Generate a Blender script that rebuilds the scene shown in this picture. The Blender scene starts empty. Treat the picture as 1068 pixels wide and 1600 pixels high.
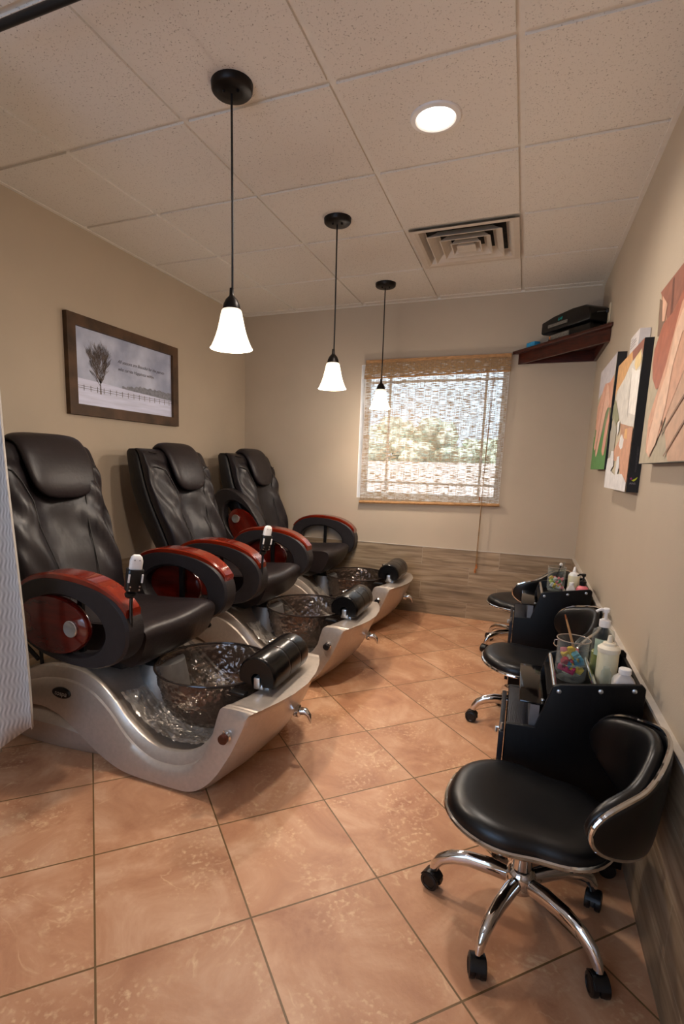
import bpy, bmesh, math, random
from math import sin, cos, pi, radians, sqrt
from mathutils import Vector, Matrix

random.seed(7)
C = bpy.context.scene.collection
scene = bpy.context.scene

# ------------------------------------------------------------------ camera
def basis(a, b, c):
    ca, sa, cb, sb, cc, sc = cos(a), sin(a), cos(b), sin(b), cos(c), sin(c)
    f = Vector((sa*cb, ca*cb, sb)); r = Vector((ca, -sa, 0)); u = r.cross(f)
    return cc*r + sc*u, -sc*r + cc*u, f
cr, cu, cf = basis(-0.38348143, -0.16385967, 0.02690278)
cam_data = bpy.data.cameras.new('camera')
cam = bpy.data.objects.new('camera', cam_data); C.objects.link(cam)
M = Matrix((cr, cu, -cf)).transposed().to_4x4()
M.translation = Vector((0.12554563, -1.91494724, 1.25058732))
cam.matrix_world = M
cam_data.sensor_fit = 'VERTICAL'
cam_data.sensor_height = 36.0
cam_data.lens = 815.3728 / 1600 * 36.0
cam_data.shift_x = (534 - 482.36) / 1600
cam_data.shift_y = (858.79 - 800) / 1600
cam_data.clip_start = 0.02
scene.camera = cam

# ------------------------------------------------------------------ view, world, lights
scene.view_settings.view_transform = 'Standard'
scene.view_settings.look = 'None'
scene.view_settings.gamma = 1
scene.view_settings.use_curve_mapping = False
scene.view_settings.exposure = -0.14

world = bpy.data.worlds.new('world'); scene.world = world; world.use_nodes = True
bg = world.node_tree.nodes['Background']
bg.inputs[0].default_value = (0.80, 0.88, 1.0, 1); bg.inputs[1].default_value = 2.2

XR, XL, YB, YF, H, HW = 0.541, -2.353, 2.529, -3.4, 2.555, 0.577
T = 0.6096

def light(kind, name, loc, power, color, parent=None, **kw):
    l = bpy.data.lights.new(name, kind); l.energy = power; l.color = color
    for k, v in kw.items(): setattr(l, k, v)
    o = bpy.data.objects.new(name, l); C.objects.link(o); o.location = loc
    if parent: o.parent = parent
    return o
sun = light('SUN', 'sun', (0, -6, 12), 6.5, (1.0, 0.95, 0.88), angle=0.05)
sun.rotation_euler = Vector((-0.25, -1.0, 1.1)).to_track_quat('Z', 'Y').to_euler()
# daylight from the glazed entrance behind the camera
ent = light('AREA', 'entrance_daylight', (-0.9, YF + 0.12, 1.6), 22, (0.36, 0.58, 1.0), shape='RECTANGLE', size=1.3, size_y=1.2)
ent.rotation_euler = (radians(90), 0, 0)

PEND_W, CAN_W, CAN2_W = 18.0, 98.0, 9.0
WARM = (1.0, 0.86, 0.73)
CANC = (1.0, 0.89, 0.79)

# ------------------------------------------------------------------ helpers
def lin(c):
    if isinstance(c, str):
        c = c.lstrip('#'); c = [int(c[i:i+2], 16)/255 for i in (0, 2, 4)]
    return tuple((x/12.92 if x <= .04045 else ((x+.055)/1.055)**2.4) for x in c) + (1,)

def N(nt, t, **kw):
    n = nt.nodes.new(t)
    for k, v in kw.items(): setattr(n, k, v)
    return n

def mat(name, color, rough=0.5, metal=0.0, var=0.06, scale=25, bump=0.0, bscale=200, coat=0.0, spec=0.5,
        alpha=1.0, trans=0.0, ior=1.45, stretch=None, emis=None, estr=0, dark=None):
    """principled material whose colour is broken up by object-space noise"""
    m = bpy.data.materials.new(name); m.use_nodes = True; nt = m.node_tree
    p = nt.nodes['Principled BSDF']
    tc = N(nt, 'ShaderNodeTexCoord'); mp = N(nt, 'ShaderNodeMapping')
    nt.links.new(tc.outputs['Object'], mp.inputs[0])
    if stretch: mp.inputs['Scale'].default_value = stretch
    nz = N(nt, 'ShaderNodeTexNoise'); nz.inputs['Scale'].default_value = scale; nz.inputs['Detail'].default_value = 4
    nt.links.new(mp.outputs[0], nz.inputs['Vector'])
    mx = N(nt, 'ShaderNodeMix', data_type='RGBA')
    c = lin(color)
    d = lin(dark) if dark else tuple(max(0, x*(1-4*var)) for x in c[:3]) + (1,)
    b = c if dark else tuple(min(1, x*(1+4*var)) for x in c[:3]) + (1,)
    mx.inputs[6].default_value = d; mx.inputs[7].default_value = b
    rp = N(nt, 'ShaderNodeMapRange'); rp.inputs[1].default_value = 0.3; rp.inputs[2].default_value = 0.7
    nt.links.new(nz.outputs['Fac'], rp.inputs[0]); nt.links.new(rp.outputs[0], mx.inputs[0])
    nt.links.new(mx.outputs[2], p.inputs['Base Color'])
    p.inputs['Roughness'].default_value = rough; p.inputs['Metallic'].default_value = metal
    p.inputs['Coat Weight'].default_value = coat; p.inputs['Coat Roughness'].default_value = 0.06
    p.inputs['Specular IOR Level'].default_value = spec
    p.inputs['Alpha'].default_value = alpha; p.inputs['Transmission Weight'].default_value = trans; p.inputs['IOR'].default_value = ior
    if emis: p.inputs['Emission Color'].default_value = lin(emis); p.inputs['Emission Strength'].default_value = estr
    if bump:
        nb = N(nt, 'ShaderNodeTexNoise'); nb.inputs['Scale'].default_value = bscale; nb.inputs['Detail'].default_value = 3
        nt.links.new(mp.outputs[0], nb.inputs['Vector'])
        bp = N(nt, 'ShaderNodeBump'); bp.inputs['Strength'].default_value = bump; bp.inputs['Distance'].default_value = 0.01
        nt.links.new(nb.outputs['Fac'], bp.inputs['Height']); nt.links.new(bp.outputs[0], p.inputs['Normal'])
    return m

def text(name, body, size, m, parent, loc, rot, shear=0, center=False, extrude=0, spacing=1):
    cu_ = bpy.data.curves.new('txt', 'FONT'); cu_.body = body; cu_.size = size; cu_.shear = shear; cu_.extrude = extrude; cu_.space_character = spacing
    if center: cu_.align_x = 'CENTER'; cu_.align_y = 'CENTER'
    t0 = bpy.data.objects.new('txt', cu_); C.objects.link(t0); bpy.context.view_layer.update()
    me = bpy.data.meshes.new_from_object(t0.evaluated_get(bpy.context.evaluated_depsgraph_get())); bpy.data.objects.remove(t0)
    me.materials.clear(); me.materials.append(m)
    o = bpy.data.objects.new(name, me); C.objects.link(o); o.parent = parent; o.location = loc; o.rotation_euler = rot
    return o

class MB:
    """collects geometry, then links it as ONE mesh object"""
    def __init__(s): s.v = []; s.f = []; s.m = []; s.mi = 0
    def add(s, vs, fs):
        o = len(s.v); s.v += [tuple(v) for v in vs]; s.f += [tuple(i+o for i in f) for f in fs]; s.m += [s.mi]*len(fs); return s
    def box(s, a, b):
        (x0, y0, z0), (x1, y1, z1) = a, b
        return s.add([(x0,y0,z0),(x1,y0,z0),(x1,y1,z0),(x0,y1,z0),(x0,y0,z1),(x1,y0,z1),(x1,y1,z1),(x0,y1,z1)],
                     [(0,3,2,1),(4,5,6,7),(0,1,5,4),(1,2,6,5),(2,3,7,6),(3,0,4,7)])
    def loft(s, rings, cap0=True, cap1=True, closed=True):
        n = len(rings[0]); vs = [p for r in rings for p in r]; fs = []
        for i in range(len(rings)-1):
            for j in range(n if closed else n-1):
                k = (j+1) % n
                fs.append((i*n+j, i*n+k, (i+1)*n+k, (i+1)*n+j))
        if cap0: fs.append(tuple(range(n))[::-1])
        if cap1: fs.append(tuple((len(rings)-1)*n + j for j in range(n)))
        return s.add(vs, fs)
    def prism(s, poly, a, b, axis=1):
        """poly: 2D points; extruded along axis from a to b (other two axes in x,y,z order)"""
        def P(q, t):
            if axis == 0: return (t, q[0], q[1])
            if axis == 1: return (q[0], t, q[1])
            return (q[0], q[1], t)
        return s.loft([[P(q, a) for q in poly], [P(q, b) for q in poly]])
    def lathe(s, prof, c=(0,0,0), n=32, axis='z', cap0=True, cap1=True, M4=None):
        rings = []
        for r, h in prof:
            ring = []
            for k in range(n):
                t = 2*pi*k/n; x, y, z = r*cos(t), r*sin(t), h
                if axis == 'x': x, y, z = h, r*cos(t), r*sin(t)
                if axis == 'y': x, y, z = r*cos(t), h, -r*sin(t)
                p = Vector((x, y, z))
                if M4: p = M4 @ p
                ring.append((p.x+c[0], p.y+c[1], p.z+c[2]))
            rings.append(ring)
        return s.loft(rings, cap0, cap1)
    def tube(s, pts, r, n=8, closed=False, flat=1.0, up=None):
        pts = [Vector(p) for p in pts]; m = len(pts); rings = []
        rs = r if isinstance(r, (list, tuple)) else [r]*m
        ref = Vector(up) if up else Vector((0, 0, 1)); prev = None
        for i in range(m):
            if closed: t = pts[(i+1) % m] - pts[i-1]
            else: t = pts[min(i+1, m-1)] - pts[max(i-1, 0)]
            t.normalize()
            if up or prev is None:
                q = ref if abs(t.dot(ref)) < .98 else Vector((1, 0, 0))
                a = q.cross(t).normalized()
            else:
                a = (prev - t*prev.dot(t)).normalized()
            prev = a; b = t.cross(a)
            rings.append([tuple(pts[i] + a*rs[i]*cos(2*pi*k/n) + b*rs[i]*flat*sin(2*pi*k/n)) for k in range(n)])
        if closed: rings.append(rings[0]); return s.loft(rings, False, False)
        return s.loft(rings)
    def ball(s, c, r, n=16, sc=(1,1,1), M4=None):
        rings = []
        for i in range(1, n//2):
            t = pi*i/(n//2); ring = []
            for k in range(n):
                p = Vector((r*sin(t)*cos(2*pi*k/n)*sc[0], r*sin(t)*sin(2*pi*k/n)*sc[1], -r*cos(t)*sc[2]))
                if M4: p = M4 @ p
                ring.append((p.x+c[0], p.y+c[1], p.z+c[2]))
            rings.append(ring)
        return s.loft(rings)
    def shift(s, d):
        s.v = [(a+d[0], b+d[1], c+d[2]) for a, b, c in s.v]; return s
    def xf(s, M4):
        s.v = [tuple(M4 @ Vector(p)) for p in s.v]; return s
    def build(s, name, mats, parent=None, smooth=True, angle=40, bevel=0, seg=2, sub=0, label=None, loc=None):
        me = bpy.data.meshes.new(name); me.from_pydata(s.v, [], s.f)
        bm = bmesh.new(); bm.from_mesh(me)
        bmesh.ops.recalc_face_normals(bm, faces=bm.faces)
        if bevel:
            ed = [e for e in bm.edges if len(e.link_faces) == 2 and e.calc_face_angle(0) > radians(35)]
            bmesh.ops.bevel(bm, geom=ed, offset=bevel, segments=seg, profile=0.5, affect='EDGES', clamp_overlap=True)
        bm.to_mesh(me); bm.free()
        if not bevel and len(s.m) == len(me.polygons): me.polygons.foreach_set('material_index', s.m)
        if not isinstance(mats, (list, tuple)): mats = [mats]
        for m in mats: me.materials.append(m)
        if smooth:
            me.polygons.foreach_set('use_smooth', [True]*len(me.polygons))
            me.set_sharp_from_angle(angle=radians(angle))
        o = bpy.data.objects.new(name, me); C.objects.link(o)
        if sub:
            md = o.modifiers.new('sub', 'SUBSURF'); md.levels = sub; md.render_levels = sub
        if parent: o.parent = parent
        if loc: o.location = loc
        if label: o['label'] = label
        return o

def tag(o, label=None, cat=None, group=None, kind=None):
    for k, v in (('label', label), ('category', cat), ('group', group), ('kind', kind)):
        if v: o[k] = v
    return o
def thing(name, label, cat, loc=(0,0,0), rz=0, group=None):
    o = bpy.data.objects.new(name, None); C.objects.link(o); o.empty_display_size = .1
    o.location = loc; o.rotation_euler = (0, 0, rz)
    return tag(o, label, cat, group)
def copy_tree(o, parent=None):
    c = o.copy(); C.objects.link(c)
    if parent is not None: c.parent = parent
    for ch in list(o.children): copy_tree(ch, c)
    return c
def relabel(o, label, loc=None, rz=None):
    o['label'] = label
    if loc is not None: o.location = loc
    if rz is not None: o.rotation_euler = (0, 0, rz)
    return o

def cat_rom(pts, k=4):
    """resample a list of equal-length tuples with Catmull-Rom"""
    out = []; n = len(pts)
    for i in range(n-1):
        p0, p1, p2, p3 = pts[max(i-1, 0)], pts[i], pts[i+1], pts[min(i+2, n-1)]
        for j in range(k):
            t = j/k
            out.append(tuple(0.5*((2*b) + (-a+c)*t + (2*a-5*b+4*c-d)*t*t + (-a+3*b-3*c+d)*t**3) for a, b, c, d in zip(p0, p1, p2, p3)))
    out.append(tuple(pts[-1])); return out
def sm(a, b, x):
    t = max(0, min(1, (x-a)/(b-a))); return t*t*(3-2*t)

# ------------------------------------------------------------------ materials
import mathutils
NZ = mathutils.noise.noise
def wall_mat():
    m = mat('wall_paint', '#b8a995', rough=0.62, var=0.008, scale=3, bump=0.10, bscale=260, spec=0.35); return m
WALL = wall_mat()

def ceiling_mat():
    m = bpy.data.materials.new('ceiling_tile'); m.use_nodes = True; nt = m.node_tree; p = nt.nodes['Principled BSDF']
    tc = N(nt, 'ShaderNodeTexCoord')
    n1 = N(nt, 'ShaderNodeTexNoise'); n1.inputs['Scale'].default_value = 170; n1.inputs['Detail'].default_value = 2.5
    nt.links.new(tc.outputs['Object'], n1.inputs['Vector'])
    r = N(nt, 'ShaderNodeMapRange'); r.inputs[1].default_value = 0.62; r.inputs[2].default_value = 0.72
    nt.links.new(n1.outputs['Fac'], r.inputs[0])
    mx = N(nt, 'ShaderNodeMix', data_type='RGBA'); mx.inputs[6].default_value = lin('#e2dcd2'); mx.inputs[7].default_value = lin('#a89e92')
    nt.links.new(r.outputs[0], mx.inputs[0]); nt.links.new(mx.outputs[2], p.inputs['Base Color'])
    bp = N(nt, 'ShaderNodeBump', invert=True); bp.inputs['Strength'].default_value = .5; bp.inputs['Distance'].default_value = .004
    nt.links.new(r.outputs[0], bp.inputs['Height']); nt.links.new(bp.outputs[0], p.inputs['Normal'])
    p.inputs['Roughness'].default_value = 0.9; p.inputs['Specular IOR Level'].default_value = 0.1
    return m
CEIL = ceiling_mat()
GRID = mat('grid_paint', '#e0dad0', rough=.5, var=.01)

def floor_mat():
    m = bpy.data.materials.new('terracotta_tile'); m.use_nodes = True; nt = m.node_tree; p = nt.nodes['Principled BSDF']; L = nt.links.new
    tc = N(nt, 'ShaderNodeTexCoord')
    mp = N(nt, 'ShaderNodeMapping', vector_type='TEXTURE')
    mp.inputs['Location'].default_value = (-1.32066, -0.50394, 0); mp.inputs['Rotation'].default_value = (0, 0, 0.77981); mp.inputs['Scale'].default_value = (0.40127, 0.40127, 1)
    L(tc.outputs['Object'], mp.inputs[0])
    br = N(nt, 'ShaderNodeTexBrick', offset=0.0, squash=1.0)
    for k, v in (('Scale', 1), ('Mortar Size', .0075), ('Mortar Smooth', .25), ('Brick Width', 1), ('Row Height', 1), ('Bias', 0)): br.inputs[k].default_value = v
    L(mp.outputs[0], br.inputs['Vector'])
    fl = N(nt, 'ShaderNodeVectorMath', operation='FLOOR'); L(mp.outputs[0], fl.inputs[0])
    wn = N(nt, 'ShaderNodeTexWhiteNoise'); L(fl.outputs[0], wn.inputs['Vector'])
    off = N(nt, 'ShaderNodeVectorMath', operation='SCALE'); L(wn.outputs['Color'], off.inputs[0]); off.inputs['Scale'].default_value = 30
    ad = N(nt, 'ShaderNodeVectorMath', operation='ADD'); L(mp.outputs[0], ad.inputs[0]); L(off.outputs[0], ad.inputs[1])
    n1 = N(nt, 'ShaderNodeTexNoise'); n1.inputs['Scale'].default_value = 1.6; n1.inputs['Detail'].default_value = 8; n1.inputs['Roughness'].default_value = .62; n1.inputs['Distortion'].default_value = .8
    L(ad.outputs[0], n1.inputs['Vector'])
    cr_ = N(nt, 'ShaderNodeValToRGB'); e = cr_.color_ramp.elements
    e[0].position = .30; e[0].color = lin('#a57050'); e[1].position = .72; e[1].color = lin('#d6ac8a')
    el = e.new(.5); el.color = lin('#be8c68')
    L(n1.outputs['Fac'], cr_.inputs[0])
    # pale veins
    n2 = N(nt, 'ShaderNodeTexNoise'); n2.inputs['Scale'].default_value = 1.15; n2.inputs['Detail'].default_value = 6; n2.inputs['Distortion'].default_value = 1.6
    L(ad.outputs[0], n2.inputs['Vector'])
    s1 = N(nt, 'ShaderNodeMath', operation='SUBTRACT'); L(n2.outputs['Fac'], s1.inputs[0]); s1.inputs[1].default_value = .56
    s2 = N(nt, 'ShaderNodeMath', operation='ABSOLUTE'); L(s1.outputs[0], s2.inputs[0])
    rr = N(nt, 'ShaderNodeMapRange'); rr.inputs[1].default_value = 0; rr.inputs[2].default_value = .016; rr.inputs[3].default_value = 1; rr.inputs[4].default_value = 0
    L(s2.outputs[0], rr.inputs[0])
    n3 = N(nt, 'ShaderNodeTexNoise'); n3.inputs['Scale'].default_value = 3.5; n3.inputs['Detail'].default_value = 4; L(ad.outputs[0], n3.inputs['Vector'])
    r3 = N(nt, 'ShaderNodeMapRange'); r3.inputs[1].default_value = .52; r3.inputs[2].default_value = .68; L(n3.outputs['Fac'], r3.inputs[0])
    vm = N(nt, 'ShaderNodeMath', operation='MULTIPLY'); L(rr.outputs[0], vm.inputs[0]); L(r3.outputs[0], vm.inputs[1])
    vm2 = N(nt, 'ShaderNodeMath', operation='MULTIPLY'); L(vm.outputs[0], vm2.inputs[0]); vm2.inputs[1].default_value = .55
    mv = N(nt, 'ShaderNodeMix', data_type='RGBA'); L(vm2.outputs[0], mv.inputs[0]); L(cr_.outputs[0], mv.inputs[6]); mv.inputs[7].default_value = lin('#e6c49a')
    # speckled worn patches
    n5 = N(nt, 'ShaderNodeTexNoise'); n5.inputs['Scale'].default_value = 26; n5.inputs['Detail'].default_value = 5; L(ad.outputs[0], n5.inputs['Vector'])
    r5 = N(nt, 'ShaderNodeMapRange'); r5.inputs[1].default_value = .52; r5.inputs[2].default_value = .7; L(n5.outputs['Fac'], r5.inputs[0])
    n6 = N(nt, 'ShaderNodeTexNoise'); n6.inputs['Scale'].default_value = 2.3; n6.inputs['Detail'].default_value = 3; L(ad.outputs[0], n6.inputs['Vector'])
    r6 = N(nt, 'ShaderNodeMapRange'); r6.inputs[1].default_value = .47; r6.inputs[2].default_value = .66; L(n6.outputs['Fac'], r6.inputs[0])
    m6 = N(nt, 'ShaderNodeMath', operation='MULTIPLY'); L(r5.outputs[0], m6.inputs[0]); L(r6.outputs[0], m6.inputs[1])
    mv2 = N(nt, 'ShaderNodeMix', data_type='RGBA'); L(m6.outputs[0], mv2.inputs[0]); L(mv.outputs[2], mv2.inputs[6]); mv2.inputs[7].default_value = lin('#dab48c')
    hv = N(nt, 'ShaderNodeHueSaturation'); L(mv2.outputs[2], hv.inputs['Color'])
    vr = N(nt, 'ShaderNodeMapRange'); vr.inputs[3].default_value = .93; vr.inputs[4].default_value = 1.07; L(wn.outputs['Value'], vr.inputs[0]); L(vr.outputs[0], hv.inputs['Value'])
    gx = N(nt, 'ShaderNodeMix', data_type='RGBA'); L(br.outputs['Fac'], gx.inputs[0]); L(hv.outputs[0], gx.inputs[6]); gx.inputs[7].default_value = lin('#6e5230')
    L(gx.outputs[2], p.inputs['Base Color'])
    h = N(nt, 'ShaderNodeMath', operation='MULTIPLY_ADD'); L(br.outputs['Fac'], h.inputs[0]); h.inputs[1].default_value = -1.6; L(n5.outputs['Fac'], h.inputs[2])
    bp = N(nt, 'ShaderNodeBump'); bp.inputs['Strength'].default_value = .35; bp.inputs['Distance'].default_value = .003
    L(h.outputs[0], bp.inputs['Height']); L(bp.outputs[0], p.inputs['Normal'])
    p.inputs['Roughness'].default_value = 0.42; p.inputs['Specular IOR Level'].default_value = 0.4
    return m
FLOOR = floor_mat()

def plank_mat(name, u):
    """wood-look plank tiles; u = which object axis runs along the planks"""
    m = bpy.data.materials.new(name); m.use_nodes = True; nt = m.node_tree; p = nt.nodes['Principled BSDF']; L = nt.links.new
    tc = N(nt, 'ShaderNodeTexCoord'); sx = N(nt, 'ShaderNodeSeparateXYZ'); L(tc.outputs['Object'], sx.inputs[0])
    cb = N(nt, 'ShaderNodeCombineXYZ'); L(sx.outputs[u], cb.inputs[0])
    az = N(nt, 'ShaderNodeMath', operation='ADD'); L(sx.outputs[2], az.inputs[0]); az.inputs[1].default_value = 6*0.149 - 0.577
    L(az.outputs[0], cb.inputs[1])
    br = N(nt, 'ShaderNodeTexBrick', offset=.37, offset_frequency=2, squash=1.0)
    for k, v in (('Scale', 1), ('Mortar Size', .0016), ('Mortar Smooth', .1), ('Brick Width', .62), ('Row Height', .149), ('Bias', 0)): br.inputs[k].default_value = v
    br.inputs['Color1'].default_value = (0, 0, 0, 1); br.inputs['Color2'].default_value = (1, 1, 1, 1)
    L(cb.outputs[0], br.inputs['Vector'])
    ofs = N(nt, 'ShaderNodeVectorMath', operation='MULTIPLY_ADD'); L(br.outputs['Color'], ofs.inputs[0]); ofs.inputs[1].default_value = (7, 3, 5); L(cb.outputs[0], ofs.inputs[2])
    mp = N(nt, 'ShaderNodeMapping'); mp.inputs['Scale'].default_value = (2.2, 26, 1); L(ofs.outputs[0], mp.inputs[0])
    n1 = N(nt, 'ShaderNodeTexNoise'); n1.inputs['Scale'].default_value = 1.5; n1.inputs['Detail'].default_value = 7; n1.inputs['Distortion'].default_value = .5; L(mp.outputs[0], n1.inputs['Vector'])
    rp = N(nt, 'ShaderNodeValToRGB'); e = rp.color_ramp.elements
    e[0].position = .3; e[0].color = lin('#6f5c46'); e[1].position = .72; e[1].color = lin('#a8947a'); el = e.new(.5); el.color = lin('#8f7a60')
    L(n1.outputs['Fac'], rp.inputs[0])
    hv = N(nt, 'ShaderNodeHueSaturation'); L(rp.outputs[0], hv.inputs['Color'])
    vr = N(nt, 'ShaderNodeMapRange'); vr.inputs[3].default_value = .82; vr.inputs[4].default_value = 1.15; L(br.outputs['Color'], vr.inputs[0]); L(vr.outputs[0], hv.inputs['Value'])
    gx = N(nt, 'ShaderNodeMix', data_type='RGBA'); L(br.outputs['Fac'], gx.inputs[0]); L(hv.outputs[0], gx.inputs[6]); gx.inputs[7].default_value = lin('#a3937d')
    L(gx.outputs[2], p.inputs['Base Color']); p.inputs['Roughness'].default_value = .45
    bp = N(nt, 'ShaderNodeBump', invert=True); bp.inputs['Strength'].default_value = .3; bp.inputs['Distance'].default_value = .002
    L(br.outputs['Fac'], bp.inputs['Height']); L(bp.outputs[0], p.inputs['Normal'])
    return m
PLANK_X = plank_mat('plank_tile_back', 0); PLANK_Y = plank_mat('plank_tile_side', 1)

SHELL = mat('pearl_shell', '#b5a99d', rough=.32, metal=.50, var=.015, scale=60, coat=.35)
LEATHER = mat('brown_leather', '#201b1d', rough=.40, var=.05, scale=6, bump=.55, bscale=11, stretch=(1, 1, .35), spec=.40)
LEATHER_FINE = mat('seat_leather', '#241e1f', rough=.40, var=.04, scale=8, bump=.10, bscale=60, spec=.4)
BLACKSHELL = mat('black_vinyl', '#14100f', rough=.5, var=.05, scale=20, bump=.15, bscale=40)
ARMGREY = mat('arm_grey_vinyl', '#262223', rough=.45, var=.03, scale=30, bump=.12, bscale=300, spec=.4)
WOODSHADE = mat('cherry_wood_shaded', '#65150b', rough=.16, var=.0, scale=5, stretch=(1.2, 5, 5), coat=.35, dark='#430c06')  # arm wood with the shade of the upright side discs put into its colour
WOODLIT = mat('cherry_wood_lit', '#7c220a', rough=.14, var=.0, scale=5, stretch=(1.2, 5, 5), coat=.7, dark='#5e1206')  # same arm wood, brightened in colour for the light falling on the tops
SILVER = mat('brushed_silver', '#c9ccce', rough=.30, metal=.9, var=.02)
CHROME = mat('chrome', '#dcdcdc', rough=.07, metal=1, var=.01)
BLACKPL = mat('black_plastic', '#0b0a0b', rough=.35, var=.05)
PILLOW = mat('black_gloss_vinyl', '#060607', rough=.24, var=.05, scale=10, bump=.04, bscale=14, spec=.45)
WHITEPL = mat('white_plastic', '#e3e0dc', rough=.35, var=.01)
STOOLV = mat('stool_black_vinyl', '#040406', rough=.36, var=.05, scale=8, bump=.03, bscale=20, spec=.5)
CARTBLK = mat('black_woodgrain', '#050405', rough=.45, var=.08, scale=14, stretch=(20, 1, 1), bump=.05, bscale=20, spec=.22)
CARTNAVY = mat('cart_drawer_woodgrain', '#0d0e18', rough=.42, var=.10, scale=14, stretch=(20, 1, 1), bump=.2, bscale=20, spec=.45)
CLEARGLOSS = mat('black_gloss_board', '#070606', rough=.09, var=.03)
DARKMETAL = mat('oil_bronze', '#1d1815', rough=.4, metal=.6, var=.05)

def glassy(name, tint, fac=.8, rough=.05, bump=0, bscale=30, gloss=.25):
    """thin clear plastic or glass: mostly see-through, glossy on top"""
    m = bpy.data.materials.new(name); m.use_nodes = True; nt = m.node_tree; L = nt.links.new
    nt.nodes.remove(nt.nodes['Principled BSDF']); out = nt.nodes['Material Output']
    tr = N(nt, 'ShaderNodeBsdfTransparent'); tr.inputs[0].default_value = lin(tint)
    gl = N(nt, 'ShaderNodeBsdfPrincipled'); gl.inputs['Base Color'].default_value = lin(tint); gl.inputs['Roughness'].default_value = rough; gl.inputs['Specular IOR Level'].default_value = 1.0
    tc = N(nt, 'ShaderNodeTexCoord'); nz = N(nt, 'ShaderNodeTexNoise'); nz.inputs['Scale'].default_value = bscale; nz.inputs['Detail'].default_value = 3; nz.inputs['Distortion'].default_value = .6
    L(tc.outputs['Object'], nz.inputs['Vector'])
    lw = N(nt, 'ShaderNodeLayerWeight'); lw.inputs['Blend'].default_value = .35
    if bump:
        bp = N(nt, 'ShaderNodeBump'); bp.inputs['Strength'].default_value = bump; bp.inputs['Distance'].default_value = .02
        L(nz.outputs['Fac'], bp.inputs['Height']); L(bp.outputs[0], gl.inputs['Normal']); L(bp.outputs[0], lw.inputs['Normal'])
    ma = N(nt, 'ShaderNodeMath', operation='MULTIPLY_ADD', use_clamp=True); L(lw.outputs['Facing'], ma.inputs[0]); ma.inputs[1].default_value = gloss; ma.inputs[2].default_value = 1-fac
    mx = N(nt, 'ShaderNodeMixShader'); L(ma.outputs[0], mx.inputs[0]); L(tr.outputs[0], mx.inputs[1]); L(gl.outputs[0], mx.inputs[2]); L(mx.outputs[0], out.inputs[0])
    return m
def foil(name, col, metal, rough, see):
    m = mat(name, col, rough=rough, metal=metal, var=.06, scale=14, spec=.9); nt = m.node_tree; out = nt.nodes['Material Output']; p = nt.nodes['Principled BSDF']
    tr = N(nt, 'ShaderNodeBsdfTransparent'); mx = N(nt, 'ShaderNodeMixShader'); mx.inputs[0].default_value = see
    nt.links.new(p.outputs[0], mx.inputs[1]); nt.links.new(tr.outputs[0], mx.inputs[2]); nt.links.new(mx.outputs[0], out.inputs[0]); return m
BOWLM = foil('hammered_resin', '#5a4d45', .75, .13, .10)
LINER = foil('crinkled_liner', '#ddd2c4', .5, .15, .22)
CLEAR = glassy('clear_glass', '#eef1ef', fac=.985, rough=.03, gloss=.22)
WINGLASS = glassy('window_glass', '#f4f8f8', fac=.95, rough=.02, gloss=.3)

# ------------------------------------------------------------------ setting
def struct(o): o['kind'] = 'structure'; return o
struct(MB().box((XL-.15, YF-.15, -.12), (XR+.15, YB+.2, 0)).build('floor', FLOOR, smooth=False))
GZ = H+.009      # the grid sits a little above the tile faces
b = MB(); vx0, vx1, vy0, vy1 = -.3048-.27, -.3048+.27, 1.524-.27, 1.524+.27
b.box((XL-.15, YF-.15, GZ), (XR+.15, vy0, H+.1)); b.box((XL-.15, vy1, GZ), (XR+.15, YB+.2, H+.1)); b.box((XL-.15, vy0, GZ), (vx0, vy1, H+.1)); b.box((vx1, vy0, GZ), (XR+.15, vy1, H+.1))
ceil_ = struct(b.build('ceiling', GRID, smooth=False))
b = MB(); gx = [XL+.014]+[i*T for i in range(-3, 1)]+[XR-.014]; j = -6
while j*T < YB:
    ya_, yb_ = max(YF, j*T), min(YB-.014, (j+1)*T)
    if yb_ > YF:
        for i in range(len(gx)-1):
            if gx[i] == -T and j == 2: continue
            x0_ = gx[i]+(.0125 if i else 0); x1_ = gx[i+1]-(.0125 if i < len(gx)-2 else 0)
            b.box((x0_, ya_+.0125, H), (x1_, yb_-(.0125 if yb_ > (j+1)*T-.01 else 0), GZ+.002))
    j += 1
b.build('ceiling_tiles', CEIL, ceil_, smooth=False)
struct(MB().box((XL-.15, YF-.15, 0), (XL, YB+.2, H)).build('wall_left', WALL, smooth=False))
struct(MB().box((XR, YF-.15, 0), (XR+.15, YB+.2, H)).build('wall_right', WALL, smooth=False))
WX0, WX1, WZ0, WZ1 = -1.228, -.045, .965, 2.085
b = MB(); y0, y1 = YB, YB+.2
b.box((XL, y0, 0), (WX0, y1, H)); b.box((WX1, y0, 0), (XR, y1, H)); b.box((WX0, y0, 0), (WX1, y1, WZ0)); b.box((WX0, y0, WZ1), (WX1, y1, H))
struct(b.build('wall_back', WALL, smooth=False))
# wall behind the camera with a glazed entrance
b = MB(); b.box((XL, YF-.15, 0), (-2.0, YF, H)); b.box((0, YF-.15, 0), (XR, YF, H)); b.box((-2.0, YF-.15, 2.3), (0, YF, H)); b.box((-2.0, YF-.15, 0), (0, YF, .3))
struct(b.build('wall_front', WALL, smooth=False))
b = MB()
for x in (-2.0, -1.03, -.06): b.box((x, YF-.1, .3), (x+.06, YF-.04, 2.3))
for z in (.3, 2.24): b.box((-2.0, YF-.1, z), (0, YF-.04, z+.06))
wf2 = struct(b.build('window_2', WHITEPL, smooth=False))
MB().box((-1.95, YF-.075, .35), (-.05, YF-.07, 2.25)).build('pane', WINGLASS, wf2, smooth=False)

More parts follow.
